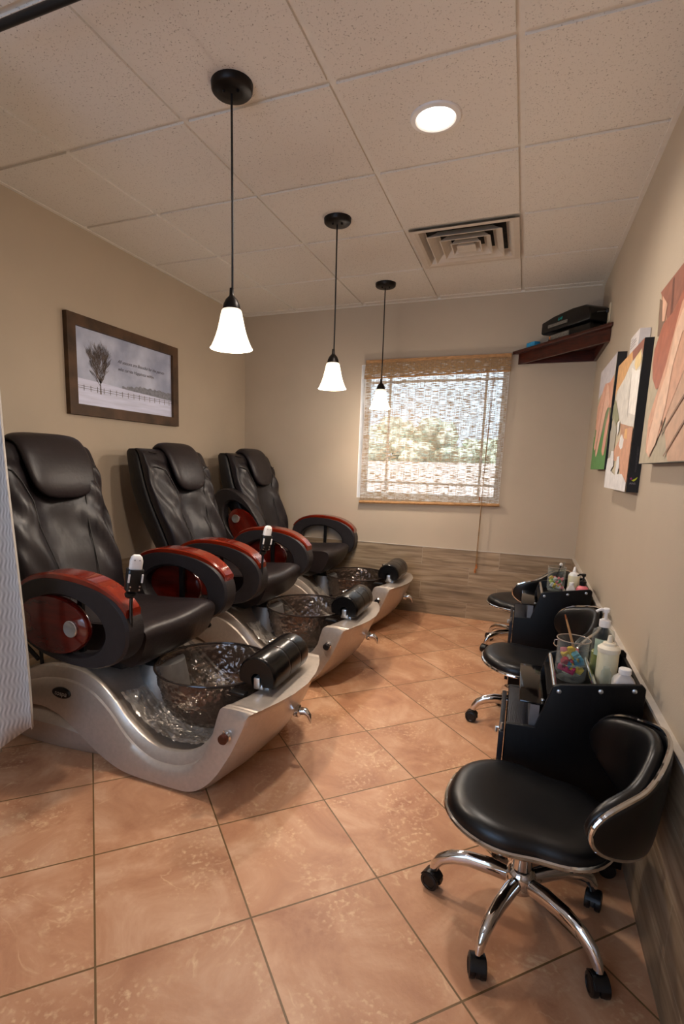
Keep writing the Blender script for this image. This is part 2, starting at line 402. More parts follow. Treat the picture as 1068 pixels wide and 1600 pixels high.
# wall angle round the ceiling
b = MB()
b.box((XL, YF, H-.004), (XL+.020, YB, GZ)); b.box((XR-.020, YF, H-.004), (XR, YB, GZ)); b.box((XL+.02, YB-.020, H-.004), (XR-.02, YB, GZ))
struct(b.build('trim_1', GRID, smooth=False))
# plank tile wainscot and its edge strip
wt = .011
struct(MB().box((XL+wt, YB-wt, 0), (XR-wt, YB, HW)).build('trim_3', PLANK_X, smooth=False))
wr = .017
struct(MB().box((XR-wr, YF, 0), (XR, YB, HW)).build('trim_4', PLANK_Y, smooth=False))
struct(MB().box((XL, YF, 0), (XL+wt, YB, HW)).build('trim_5', PLANK_Y, smooth=False))
EDGE = mat('edge_strip', '#c6bdb2', rough=.4, metal=.1, var=.02)
b = MB(); b.box((XR-wr-.003, YF, HW-.004), (XR, YB-.02, HW+.006))
struct(b.build('trim_6', EDGE, smooth=False))
b = MB(); b.box((XL+.02, YB-wt-.003, HW), (XR-.02, YB, HW+.003))
struct(b.build('trim_7', EDGE, smooth=False))

# window with its grid bars
WF = mat('window_vinyl', '#d8d8d6', rough=.4, var=.01)
b = MB(); yw0, yw1 = YB+.10, YB+.15; fw = .05
b.box((WX0, yw0, WZ0), (WX0+fw, yw1, WZ1)); b.box((WX1-fw, yw0, WZ0), (WX1, yw1, WZ1)); b.box((WX0+fw, yw0, WZ0), (WX1-fw, yw1, WZ0+fw)); b.box((WX0+fw, yw0, WZ1-fw), (WX1-fw, yw1, WZ1))
win = struct(b.build('window_1', WF, smooth=False))
b = MB()
for x in (-1.0, -.215): b.box((x-.009, yw0+.012, WZ0+fw), (x+.009, yw0+.03, WZ1-fw))
for z in (1.105, 1.955): b.box((WX0+fw, yw0+.014, z-.009), (WX1-fw, yw0+.028, z+.009))
b.build('muntin', WF, win, smooth=False)
MB().box((WX0+fw, yw0+.034, WZ0+fw), (WX1-fw, yw0+.038, WZ1-fw)).build('pane', WINGLASS, win, smooth=False)

LINING = mat('white_reveal', '#e9e9ea', rough=.6, var=.01)
b = MB(); b.box((WX0, YB+.001, WZ0), (WX0+.004, yw0, WZ1)); b.box((WX1-.004, YB+.001, WZ0), (WX1, yw0, WZ1)); b.box((WX0+.004, YB+.001, WZ0), (WX1-.004, yw0, WZ0+.004)); b.box((WX0+.004, YB+.001, WZ1-.004), (WX1-.004, yw0, WZ1))
struct(b.build('trim_8', LINING, smooth=False))
# outside
GRND = mat('pale_concrete', '#cfc0b8', rough=.8, var=.02, scale=3)
struct(MB().box((-14, YB+.3, -.25), (12, YB+22, -.15)).build('trim_2', GRND, smooth=False))
LEAF = mat('hedge_leaves', '#c6ccb9', rough=.6, var=.16, scale=9)
b = MB()
for k in range(420):
    x = random.uniform(-8.5, 4.5); z = random.uniform(.0, 2.2) + .25*sin(x*1.7)
    b.ball((x, YB+9.5+random.uniform(-.5, .5), z), random.uniform(.18, .42), n=8, sc=(1, 1, .8))
tag(b.build('hedge', LEAF), 'green hedge outside the window, seen blurred through the woven blind', 'hedge')
PARA = mat('pale_render', '#e6d9d4', rough=.8, var=.02, scale=3)
tag(MB().box((-9, YB+8.0, -.15), (5, YB+8.2, 1.35)).build('garden_wall', PARA, smooth=False), 'low pale wall outside the window, in front of the hedge', 'wall')

# ------------------------------------------------------------------ spa chair
X0 = -1.4     # chair root, everything below is written in room x and shifted by X0
def S(mb): return mb.shift((-X0, 0, 0))
CY0 = -0.035

def spa_chair():
    t = thing('pedicure_chair', '', 'spa chair')
    w = .335
    # --- tub shell with swooping sides
    top = [(-2.15,.10,.10),(-2.05,.20,.20),(-1.9,.29,.30),(-1.74,.350,.365),(-1.63,.370,.382),(-1.53,.370,.372),(-1.435,.341,.33),(-1.346,.282,.25),(-1.26,.205,.16),
           (-1.174,.155,.115),(-1.089,.133,.10),(-.986,.146,.10),(-.916,.19,.11),(-.868,.262,.14),(-.847,.325,.22),(-.833,.358,.345),(-.80,.363,.363),(-.76,.363,.363),(-.705,.360,.362)]
    bot = [(-2.13,.08),(-2.05,.10),(-1.9,.15),(-1.74,.18),(-1.63,.165),(-1.53,.118),(-1.435,.065),(-1.346,.025),(-1.26,.004),
           (-1.174,0),(-1.08,0),(-.98,.0),(-.92,.012),(-.87,.045),(-.83,.09),(-.80,.14),(-.772,.195),(-.742,.272),(-.712,.350)]
    st = cat_rom([a+c for a, c in zip(top, bot)], 4)
    rings = []
    for xt, zr, zs, xb, zb in st:
        zs = min(zs, zr+.02); zb = max(zb, 0)
        band = .045*(1-sm(-.90, -.84, xt)) + .003
        band = min(band, max(.003, (zr-zb)*.35))
        g = min(.006, band*.3)
        def P(y, z, top_w):
            x = xb + (xt-xb)*top_w
            k = sm(-1.05, -.72, x)
            yy = y*(1 + .13*(1-min(1, z/.35))**1.2)
            # plan: pinch the rear, bulge the front
            r = 1 - .22*sm(-1.85, -2.15, -(-x)) if False else 1 - .25*sm(1.85, 2.15, -x)
            bul = .085*k*max(0, 1-(abs(y)/w)**2)
            return (x+bul, yy*r, z)
        hz = zr-zb
        half = [(0, zb, 0), (w*.55, zb, 0), (w*.93, zb+.0, 0), (w*1.0, zb+hz*.06, .06), (w*1.01, zb+hz*.3, .3), (w*1.0, zb+(hz-band)*.75, .75), (w*.985, zr-band-g, .97),
                (w*.965, zr-band+g*.2, .98), (w*.955, zr-band*.5, .99), (w*.93, zr-.003, 1), (w*.91, zr, 1), (w*.875, zr-.002, 1), (w*.86, zr-.4*(zr-zs)-.002, 1), (w*.80, zr-.55*(zr-zs), 1), (w*.62, zr-.85*(zr-zs), 1), (w*.35, zs, 1), (0, zs, 1)]
        ring = [P(-y, z, k) for y, z, k in half] + [P(y, z, k) for y, z, k in half[-2:0:-1]]
        rings.append(ring)
    b = MB(); b.loft(rings)
    S(b).build('tub_shell', SHELL, t, angle=32)
    # --- rear pod under the hump
    rings = []
    for x, ww, h in cat_rom([(-2.16,.20,.10),(-2.10,.29,.16),(-1.95,.345,.19),(-1.78,.365,.21),(-1.60,.355,.20),(-1.45,.335,.15),(-1.32,.315,.09),(-1.22,.29,.03)], 4):
        pr = [(.0,0),(.90,0),(.955,.10),(1.0,.38),(1.03,.62),(.98,.72),(.86,.88),(.72,1.0),(0,1.0)]
        pts = [(x, -a*ww, c*h+.001) for a, c in pr] + [(x, a*ww, c*h+.001) for a, c in pr[-2:0:-1]]
        rings.append(pts)
    S(MB().loft(rings)).build('rear_pod', SHELL, t, angle=35)
    # --- badge
    bx, bz, by = -1.600, .268, -.349
    b = MB(); n = 28
    b.loft([[(bx+.050*cos(2*pi*k/n)*s, by-d, bz+.023*sin(2*pi*k/n)*s) for k in range(n)] for d, s in ((-.012, 1), (0, 1), (.003, .93))])
    bd = S(b).build('badge', BLACKPL, t, label='black oval badge with silver script')
    text('badge_lettering', 'tospa', .031, SILVER, bd, (bx-X0, by-.0038, bz), (pi/2, 0, 0), .35, True, .0003)
    # --- pedestal & black mechanism
    S(MB().lathe([(.125,.19),(.118,.25),(.108,.30),(.100,.345)], (-1.345, 0, 0), 32)).build('pedestal', mat('pedestal_steel', '#9b9894', rough=.42, metal=.8, var=.02), t)
    b = MB(); b.prism([(-1.80,.36),(-1.40,.355),(-1.33,.385),(-1.36,.46),(-1.80,.47)], -.21, .21)
    S(b).build('seat_frame', BLACKPL, t, bevel=.008, smooth=True)
    for s in (-1, 1):
        S(MB().tube([(-1.98, .26*s, .56), (-1.93, .27*s, .44), (-1.80, .28*s, .36)], .010)).build('back_bracket', BLACKPL, t)
        S(MB().tube([(-1.80, .27*s, .50), (-1.78, .28*s, .34)], .008)).build('back_bracket', BLACKPL, t)
    # --- seat cushion
    rings = []
    for s in [i/12 for i in range(13)]:
        y = -.255 + .51*s; e = abs(2*s-1); q = .012*e**6; side = 1-.10*e**8
        prof = [(-1.90,.46),(-1.90,.52),(-1.86,.552),(-1.70,.553),(-1.50,.560),(-1.34,.574),(-1.275,.578),(-1.235,.566),(-1.222,.535),(-1.235,.49),(-1.262,.430),(-1.287,.398),(-1.31,.388),(-1.36,.40),(-1.6,.44)]
        cx_, cz_ = -1.5, .50
        rings.append([(cx_+(x-cx_)*(1-q*.8), y, cz_+(z-cz_)*(side) + (-.006*cos(pi*(2*s-1)/1) if z > .5 else 0)) for x, z in cat_rom(prof+[prof[0]], 3)[:-1]])
    S(MB().loft(rings)).build('seat', LEATHER_FINE, t, angle=60)
    for s in (-1, 1):
        b = MB(); b.tube([(-1.70, .238*s, .551), (-1.5, .241*s, .560), (-1.34, .243*s, .574), (-1.262, .243*s, .574), (-1.228, .243*s, .54), (-1.268, .243*s, .43)], .0028, 6)
        S(b).build('seat_piping', LEATHER_FINE, t)
    # --- backrest: black shell behind, padded front
    sts = cat_rom([(-1.74,.47,-1.88,.44,.27),(-1.80,.62,-1.97,.60,.285),(-1.85,.79,-2.08,.80,.302),(-1.91,.94,-2.14,.95,.318),(-1.958,1.07,-2.178,1.08,.328),(-1.995,1.18,-2.192,1.18,.328),(-2.022,1.255,-2.202,1.25,.325),(-2.050,1.298,-2.206,1.290,.320),(-2.10,1.316,-2.19,1.312,.308)], 4)
    def sect(fx, fz, rx, rz, hw, d0, d1, pw=3.2, n=36, front=None, k=0):
        ring = []
        for i in range(n):
            a = 2*pi*i/n; c, s_ = cos(a), sin(a)
            yy = hw*math.copysign(abs(s_)**(2/pw), s_); dd = math.copysign(abs(c)**(2/pw), c)
            u = (d0+d1)/2 + (d1-d0)/2*dd
            if front and dd > 0: u += front(yy/hw, k)*dd
            ring.append((rx+(fx-rx)*u, yy, rz+(fz-rz)*u))
        return ring
    b = MB(); b.loft([sect(*q, 0, .70, pw=5) for q in [(a, bz_, c, d, e-.006) for a, bz_, c, d, e in sts]])
    S(b).build('back_shell', BLACKSHELL, t, angle=60)
    def fr(v, k):
        up = k/len(sts)
        lower = sm(.05, .25, up)*(1-sm(.62, .72, up))
        bol = .16*math.exp(-((abs(v)-.66)/.22)**2) * lower
        ch = -.26*math.exp(-(v/.16)**2) * (sm(.0, .3, up)*(1-sm(.8, .95, up)))
        groove = -.10*math.exp(-((abs(v)-(.46-.12*up))/.045)**2) * lower
        wr = (.10*sin(9*up+7*v*abs(v))*sin(23*up+4*v) + .05*sin(15*v+20*up)*cos(11*up))*lower
        return bol+ch+groove+wr
    b = MB(); rings = []
    for k, q in enumerate(cat_rom([tuple(x) for x in sts], 2)):
        rings.append(sect(*q, .64, 1.0, n=72, pw=5.5, front=lambda v, kk: fr(v, kk/2), k=k))
    b.loft(rings)
    br_ = S(b).build('backrest', LEATHER, t, angle=60)
    def on_back(v, h, off=.004):
        """point on the padded front: v lateral -1..1, h 0..1 up"""
        f = h*(len(sts)-1); i = min(int(f), len(sts)-2); a = f-i
        q = [sts[i][j]*(1-a)+sts[i+1][j]*a for j in range(5)]
        u = 1.0 + fr(v, f)
        return (q[2]+(q[0]-q[2])*u+off, v*q[4], q[3]+(q[1]-q[3])*u+off*.3)
    for s in (-1, 1):
        b = MB(); b.tube([on_back(s*v, h) for v, h in ((.86,.66),(.80,.655),(.66,.63),(.56,.57),(.50,.48),(.45,.36),(.40,.22),(.36,.08))], .003, 6); S(b).build('piping', BLACKSHELL, br_)
        b = MB(); b.tube([on_back(s*v, h) for v, h in ((.86,.86),(.80,.845),(.66,.83))], .003, 6); S(b).build('piping', BLACKSHELL, br_)
    # --- headrest flap
    n = 14; rows = []
    F = lambda h, off: on_back(0, h, off)
    base = [(-2.13,1.318),(-2.10,1.332),(-2.06,1.325),(-2.02,1.285),(-1.985,1.22),(-1.955,1.14),(-1.942,1.085),(-1.945,1.055)]
    base = cat_rom(base, 3); rings = []
    for i, (x, z) in enumerate(base):
        h = i/(len(base)-1)
        hwid = .170 if h < .5 else .170*sqrt(max(0.02, 1-((h-.5)/.52)**2.6))
        th = .030*(1-.55*h**5) * (0.6+.4*sm(0, .15, h))
        a = base[min(i+1, len(base)-1)]; c = base[max(i-1, 0)]
        tx_, tz_ = a[0]-c[0], a[1]-c[1]; l = sqrt(tx_*tx_+tz_*tz_); nx, nz = -tz_/l, tx_/l
        if nx < 0 and nz < 0: nx, nz = -nx, -nz
        ring = []
        for k in range(28):
            a_ = 2*pi*k/28; c_, s_ = cos(a_), sin(a_)
            y = hwid*math.copysign(abs(c_)**.55, c_); d = th*math.copysign(abs(s_)**.8, s_)
            ring.append((x+nx*d, y+.040, z+nz*d))
        rings.append(ring)
    S(MB().loft(rings)).build('headrest', LEATHER_FINE, t, angle=60)
    # --- footrest pillow on its bracket
    rings = []
    R = .082; cx_, cz_ = -.768, .425
    arc = [radians(a) for a in range(-28, 209, 12)]
    outer = [(cx_+R*cos(a), cz_+R*sin(a)) for a in arc]
    inner = [(cx_-.018-0*1, cz_-R*.47)] + [(cx_+.026*cos(a), cz_-.012+.030*sin(a)) for a in [radians(q) for q in (200, 160, 120, 90, 60, 20, -20)]] + [(cx_+.030, cz_-R*.47)]
    sec = outer + inner
    for y, s in [(-.175,.90),(-.170,.97),(-.162,1),(-.038,1),(-.031,.999),(-.0285,.984),(-.026,.999),(-.019,1),(.070,1),(.0765,.999),(.079,.984),(.0815,.999),(.088,1),(.150,1),(.162,.97),(.166,.88)]:
        rings.append([(cx_+(x-cx_)*s, y, cz_+(z-cz_)*s) for x, z in sec])
    S(MB().loft(rings)).build('footrest_pillow', PILLOW, t, angle=35)
    b = MB(); b.box((-.80,-.13,.360),(-.735,.13,.372)); b.box((-.785,-.165,.372),(-.745,.155,.392)); b.box((-.778,-.178,.385),(-.752,.160,.425))
    S(b).build('pillow_bracket', SILVER, t, bevel=.003)
    for y_ in (-.215, .18): S(MB().box((-.868,y_,.352),(-.80,y_+.035,.366))).build('bowl_bracket', BLACKPL, t, bevel=.003)
    # --- bowl
    bc = (-1.065, 0, 0); rb = .252
    prof = [(rb*sin(a), .368-.245*cos(a)**.9 if False else .368-.245*(1-(1-cos(a)))*1.0) for a in []]
    pr = [(.06,.125),(.11,.130),(.155,.146),(.19,.175),(.214,.215),(.230,.26),(.241,.31),(.249,.352),(.256,.372)]
    pr = cat_rom(pr, 8)
    b = MB(); rings = []
    for i, (r, z) in enumerate(pr):
        ring = []
        for k in range(220):
            a = 2*pi*k/220; q = Vector((r*cos(a), r*sin(a), z))
            d = (abs(NZ(q*34)) - .25)*.012 + (abs(NZ(q*80+Vector((3, 1, 7))))-.2)*.008
            d *= min(1, (.374-z)*30); rr = r + d
            ring.append((bc[0]+rr*cos(a), rr*sin(a), z))
        rings.append(ring)
    b.loft(rings, True, False)
    bw = S(b).build('bowl', BOWLM, t, angle=180)
    S(MB().tube([(bc[0]+.257*cos(2*pi*k/56), .257*sin(2*pi*k/56), .372) for k in range(56)], .0055, 8, closed=True)).build('bowl_rim', mat('smoky_resin', '#2c2420', rough=.12, var=.05), bw)
    # crinkled liner spread over the tub floor
    b = MB(); nx_, ny_ = 120, 130; vs = []
    for i in range(nx_+1):
        x = -1.35 + .50*i/nx_
        zs = None
        for p_, q_ in zip(top[:-1], top[1:]):
            if p_[0] <= x <= q_[0]:
                a = (x-p_[0])/(q_[0]-p_[0]); zs = p_[2]*(1-a)+q_[2]*a; zr = p_[1]*(1-a)+q_[1]*a
        for j in range(ny_+1):
            y = -.27+.54*j/ny_; v = abs(y)/.27
            zz = zs + (zr-zs)*.62*sm(.55, 1.0, v) + .013 + (abs(NZ(Vector((x, y, 0))*32))-.2)*.014 + (abs(NZ(Vector((x, y, 3))*80))-.2)*.008
            vs.append((x, y, zz))
    fs = [(i*(ny_+1)+j, (i+1)*(ny_+1)+j, (i+1)*(ny_+1)+j+1, i*(ny_+1)+j+1) for i in range(nx_) for j in range(ny_)]
    b.add(vs, fs); S(b).build('tub_liner', LINER, t, angle=180)
    # --- chrome fittings
    b = MB(); fx, fz = -.678, .232
    b.lathe([(.026,-.012),(.026,.004),(.020,.008)], (fx+.02, 0, fz), 24, 'x')
    b.tube([(fx+.02,0,fz),(fx+.050,0,fz+.004),(fx+.066,0,fz-.010),(fx+.074,0,fz-.042)], [.017,.015,.010,.003], 12)
    b.ball((fx+.015, -.036, fz-.002), .006, 8)
    S(b).build('drain_lever', CHROME, t, label='chrome drain lever')
    b = MB(); kx, ky, kz = -.795, -.342, .262
    b.lathe([(.020,.012),(.020,-.012),(.015,-.016),(.015,-.024)], (kx, ky, kz), 20, 'y'); b.tube([(kx, ky-.02, kz+.012), (kx-.004, ky-.021, kz+.028)], .003)
    kn = S(b).build('water_knob', CHROME, t)
    S(MB().lathe([(.0175,-.022),(.0185,-.030),(.0185,-.040),(.015,-.044)], (kx, ky, kz), 20, 'y')).build('knob_cap', mat('knob_cap_brown', '#4a2112', rough=.2, var=.1), kn)
    b = MB(); b.lathe([(.018,.36),(.018,.375),(.012,.385)], (-.88, .275, 0), 16)
    b.tube([(-.88,.275,.375),(-.88,.272,.41),(-.893,.25,.428),(-.91,.22,.42)], [.011,.011,.010,.008], 10); b.ball((-.868,.282,.412), .014, 10)
    S(b).build('faucet', CHROME, t)
    # --- arms
    def arm(s):
        px, pz = -1.76, .583
        ro = bpy.data.objects
        ya, yb = .300*s, .402*s
        ymid = (ya+yb)/2
        cx, cz, a, bb = -1.49, .607, .302, .176
        tilt = radians(-4)
        icx, icz, ia, ib = -1.505, .588, .195, .118
        def el(cx, cz, a, b, th, e=2.25):
            c, s_ = cos(th), sin(th)
            x = a*math.copysign(abs(c)**(2/e), c); z = b*math.copysign(abs(s_)**(2/e), s_)
            return cx+x*cos(tilt)-z*sin(tilt), cz+x*sin(tilt)+z*cos(tilt)
        n = 72; m = MB(); cols = []
        for k in range(n):
            th = 2*pi*k/n; o = Vector(el(cx, cz, a, bb, th)); i_ = Vector(el(icx, icz, ia, ib, th, 2.0))
            d = (i_-o).normalized()
            y0_, y1_ = sorted((ya, yb))
            c = [(o+d*.010, y0_), (o, y0_+.010), (o, y1_-.010), (o+d*.010, y1_), (i_-d*.012, y1_-.004), (i_, y1_-.018), (i_, y0_+.018), (i_-d*.012, y0_+.004)]
            cols.append([(p.x-px, y, p.y-pz) for p, y in c])
        cols.append(cols[0]); m.loft(cols, False, False)
        ar = m.build('armrest', ARMGREY, t, angle=38); ar.location = (px-X0, 0, pz)
        # wooden top
        m = MB(); rings = []
        N_ = 30
        for k in range(N_+1):
            th = radians(162) + (radians(28)-radians(162))*k/N_
            f = k/N_
            o = Vector(el(cx, cz, a, bb, th)); o2 = Vector(el(cx, cz, a+.012, bb+.010+.016*f, th))
            g = Vector(el(cx, cz, a-.006, bb-.006, th))
            if f > .84:
                q_ = sm(.84, 1, f); g = Vector((g.x+(o2.x-g.x)*q_, g.y+(o2.y-.036-g.y)*q_))
            wy = .040 + .010*sin(pi*min(1, f*1.1))
            e0 = .0015 if k in (0, N_) else 0
            r4 = [(g, -wy), (o2-(o2-g)*.25, -wy-.002), (o2, -wy+.006), (o2, wy-.006), (o2-(o2-g)*.25, wy+.002), (g, wy)]
            rings.append([(p.x-px, ymid+dy, p.y-pz) for p, dy in r4])
        m.loft(rings); m.build('arm_trim', WOODLIT, ar, angle=30)
        # oval disc and button
        dx, dz = -1.575, .585
        m = MB(); n = 48
        y_o = yb - .004*s
        ringf = lambda sc, y: [(dx-px+.188*sc*cos(2*pi*k/n), y, dz-pz+.120*sc*sin(2*pi*k/n)) for k in range(n)]
        m.loft([ringf(.97, y_o-.030*s), ringf(1, y_o-.024*s), ringf(1, y_o-.004*s), ringf(.965, y_o+.004*s), ringf(.5, y_o+.008*s)])
        m.build('side_disc', WOODSHADE, ar, angle=50)
        ux, uz = -1.462, .587
        m = MB(); m.lathe([(.030, -.004*s), (.034, .010*s), (.032, .013*s), (.026, .011*s), (.010, .006*s)], (ux-px, yb+.001*s, uz-pz), 28, 'y')
        m.build('disc_button', SILVER, ar)
        m = MB(); m.box((-1.49-px, min(ya+.03*s, ya+.045*s), .46-pz), (-1.465-px, max(ya+.03*s, ya+.045*s), .74-pz))
        m.build('arm_bar', BLACKPL, ar, smooth=False)
        return ar
    near = arm(-1); far = arm(1)
    t['near'] = near.name; t['far'] = far.name
    # --- stalk that holds the remote at the near arm
    hx, hy, hz = -1.196, -.375, .60
    b = MB(); b.tube([(hx, hy, .625), (hx+.003, hy, .70), (hx+.006, hy, .752)], .0065, 8)
    b.ball((hx+.003, hy, .752), .020, 10, (1, 1.3, .8))
    st_ = S(b).build('remote_stalk', BLACKPL, t)
    Rm = Matrix.Translation((hx+.012, hy, .765)) @ Matrix.Rotation(radians(11), 4, 'Y') @ Matrix.Rotation(radians(-35), 4, 'Z')
    def slab(zs):
        rings = []
        for z, hx_, hy_ in zs:
            rings.append([(hx_*math.copysign(abs(cos(a))**.6, cos(a)), hy_*math.copysign(abs(sin(a))**.6, sin(a)), z) for a in [2*pi*k/24 for k in range(24)]])
        return MB().loft(rings)
    b = slab([(0,.014,.024),(.006,.020,.030),(.085,.021,.031),(.088,.019,.029)]).xf(Rm)
    ho = S(b).build('remote_holder', BLACKPL, t, bevel=0)
    for y, z in ((-.018,.010),(.018,.012),(-.016,.024),(.018,.026)): S(MB().lathe([(.003,.017),(.003,.0225)], (0, y, z), 8, 'x').xf(Rm)).build('holder_screw', SILVER, ho)
    for y in (-.024, .024): S(MB().box((.017, y-.003, .040), (.0225, y+.003, .072)).xf(Rm)).build('holder_slot', WHITEPL, ho, smooth=False)
    return t, Rm, slab

chair, RM, slab = spa_chair()
def remote(label):
    t = thing('remote_control', label, 'remote control', group='remote controls in the spa chair holders')
    b = slab([(.035,.012,.022),(.088,.0125,.0235),(.120,.0125,.0235),(.134,.011,.019),(.141,.007,.012)]).xf(RM)
    S(b).build('remote_body', WHITEPL, t)
    for y in (-.009, .009): S(MB().ball((.0125, y, .124), .0022, 8).xf(RM)).build('remote_button', BLACKPL, t)
    return t
rem = remote('white remote control upright in the holder on the nearest spa chair')
chairs = [chair]
for k in range(2): chairs.append(copy_tree(chair))
offs = [0, 1.07, 2.135]
labs = ['nearest dark brown leather pedicure chair, silver tub, beside the grey curtain',
        'middle dark brown leather pedicure chair with silver foot tub and lowered arms',
        'farthest dark brown leather pedicure chair, its near arm flipped up, by the back wall']
for c, o, l in zip(chairs, offs, labs):
    relabel(c, l, (X0, CY0+o, 0)); c['group'] = 'pedicure chairs along the left wall'
    for k in ('near', 'far'):
        if k in c: del c[k]
rem.location = (X0, CY0, 0)
rem2 = copy_tree(rem); relabel(rem2, 'white remote control upright in the holder on the middle spa chair', (X0, CY0+offs[1], 0))
def kids(o, base): return [c for c in o.children if c.name.split('.')[0] == base]
# third chair: near arm raised, no remote holder showing
arms3 = kids(chairs[2], 'armrest')
arms3[0].rotation_euler = (0, radians(-132), 0)
for base in ('remote_stalk', 'remote_holder'):
    for o in kids(chairs[2], base):
        for q in list(o.children): bpy.data.objects.remove(q)
        bpy.data.objects.remove(o)
for q in list(arms3[1].children):
    if q.name.split('.')[0] in ('side_disc', 'disc_button'): bpy.data.objects.remove(q)
for o in kids(chairs[0], 'headrest'): o.scale = (1, 1.16, 1); o.location.y = .014
# dark knob caps on the two farther chairs
KN2 = mat('knob_cap_black', '#17161a', rough=.25, var=.05)
for c in chairs[1:]:
    for kn in kids(c, 'water_knob'):
        for cap in kn.children:
            cap.data = cap.data.copy(); cap.data.materials[0] = KN2
# small wooden trays on the outside of the far arms
for c in chairs[1:]:
    b = MB(); b.lathe([(.030,-.006),(.034,0),(.034,.006),(.030,.009)], (-1.31-X0, .445 if c is chairs[1] else .43, .708), 20)
    b.box((-1.34-X0, .38, .700), (-1.29-X0, .43, .710))
    o = b.build('arm_tray', WOODLIT, c)
tag(MB().box((-.022, -.018, 0), (.022, .018, .004)).build('paper_slip', WHITEPL, smooth=False, loc=(-1.335, CY0+offs[1]+.438, .7175)), 'tiny white slip lying on the wooden tray of the middle spa chair', 'paper')

# ------------------------------------------------------------------ lamps
SHADE = bpy.data.materials.new('frosted_shade'); SHADE.use_nodes = True
nt = SHADE.node_tree; p = nt.nodes['Principled BSDF']; L = nt.links.new
p.inputs['Base Color'].default_value = lin('#fff4e2'); p.inputs['Roughness'].default_value = .35
tc = N(nt, 'ShaderNodeTexCoord'); sx = N(nt, 'ShaderNodeSeparateXYZ'); L(tc.outputs['Object'], sx.inputs[0])
mr = N(nt, 'ShaderNodeMapRange'); mr.inputs[1].default_value = 0.142; mr.inputs[2].default_value = .08; mr.inputs[3].default_value = .75; mr.inputs[4].default_value = 2.6
L(sx.outputs[2], mr.inputs[0]); L(mr.outputs[0], p.inputs['Emission Strength'])
nz = N(nt, 'ShaderNodeTexNoise'); nz.inputs['Scale'].default_value = 14; L(tc.outputs['Object'], nz.inputs['Vector'])
cr2 = N(nt, 'ShaderNodeValToRGB'); cr2.color_ramp.elements[0].color = lin('#ffe3b4'); cr2.color_ramp.elements[1].color = lin('#fff6e8'); L(nz.outputs['Fac'], cr2.inputs[0]); L(cr2.outputs[0], p.inputs['Emission Color'])
BULB = mat('lit_bulb', '#ffffff', emis='#fff0d8', estr=14, var=0)

def pendant():
    t = thing('pendant_lamp', '', 'pendant lamp')
    zc = H; zb = 1.670
    canopy = MB().lathe([(.030,zc-.030),(.066,zc-.026),(.072,zc-.020),(.074,zc-.0005)], n=40)
    cn = canopy.build('canopy', DARKMETAL, t)
    for a in (-2.2, -.3): MB().lathe([(.005,zc-.038),(.006,zc-.028)], (.030*cos(a), .030*sin(a), 0), 10).build('canopy_screw', DARKMETAL, cn)
    pts = [(0.0025*sin(z*4.1), .002*sin(z*3.3+1), z) for z in [zc-.03-(zc-.03-1.88)*k/16 for k in range(17)]]
    MB().tube(pts, .0042, 8).build('cord', BLACKPL, t)
    MB().lathe([(.0075,1.885),(.0085,1.860),(.012,1.855),(.022,1.845),(.030,1.828),(.0335,1.812),(.0335,1.808)], n=28).build('socket_cap', DARKMETAL, t)
    prof = cat_rom([(.030,.142),(.037,.136),(.041,.12),(.046,.095),(.053,.065),(.063,.035),(.074,.010),(.080,.0)], 3)
    b = MB().lathe([(r, z) for r, z in prof] + [(r-.004, z) for r, z in prof[::-1]], n=48, cap0=False, cap1=False)
    sh = b.build('glass_shade', SHADE, t, angle=80, loc=(0, 0, zb))
    MB().ball((0, 0, 1.755), .026, 16, (1, 1, 1.25)).build('bulb', BULB, t)
    light('SPOT', 'pendant_light', (0, 0, 1.715), PEND_W, WARM, t, spot_size=radians(150), spot_blend=.5, shadow_soft_size=.035)
    light('POINT', 'pendant_glow', (0, 0, 1.62), PEND_W*.85, WARM, t, shadow_soft_size=.05)
    return t
pl_ = [pendant()]; pl_ += [copy_tree(pl_[0]) for k in range(2)]
for o, (x, y), l in zip(pl_, ((-.94, -.111), (-.923, .97), (-.925, 2.041)),
        ('nearest pendant lamp with frosted bell shade on a black cord above the first spa chair',
         'middle pendant lamp, lit white bell shade on a black cord',
         'farthest pendant lamp, bell shade hanging in front of the window blind')):
    relabel(o, l, (x, y, 0)); o['group'] = 'pendant lamps in a row'

def downlight():
    t = thing('recessed_light', '', 'ceiling light')
    b = MB().lathe([(.070,H+.004),(.070,H-.004),(.076,H-.009),(.092,H-.006),(.096,H-.001),(.096,H+.002)], n=48, cap0=False, cap1=False)
    b.build('trim_ring', WHITEPL, t)
    MB().lathe([(.071,H-.001),(.060,H-.006),(.03,H-.008)], n=40).build('lens', mat('lit_lens', '#ffffff', emis='#fff4e6', estr=9, var=0), t)
    l = light('SPOT', 'downlight_beam', (0, 0, H-.015), CAN_W, CANC, t, spot_size=radians(165), spot_blend=.8, shadow_soft_size=.06)
    return t
d0 = downlight(); relabel(d0, 'round recessed ceiling light, lit, between the pendants and the air vent', (-.300, .305, 0))
d1 = copy_tree(d0); relabel(d1, 'recessed ceiling light behind the viewer, above the left side', (-1.22, -2.13, 0))
d2 = copy_tree(d0); relabel(d2, 'recessed ceiling light behind the viewer, above the right side', (-.305, -2.74, 0))
for d in (d1, d2):
    for ch in d.children:
        if ch.type == 'LIGHT': ch.data = ch.data.copy(); ch.data.energy = CAN2_W

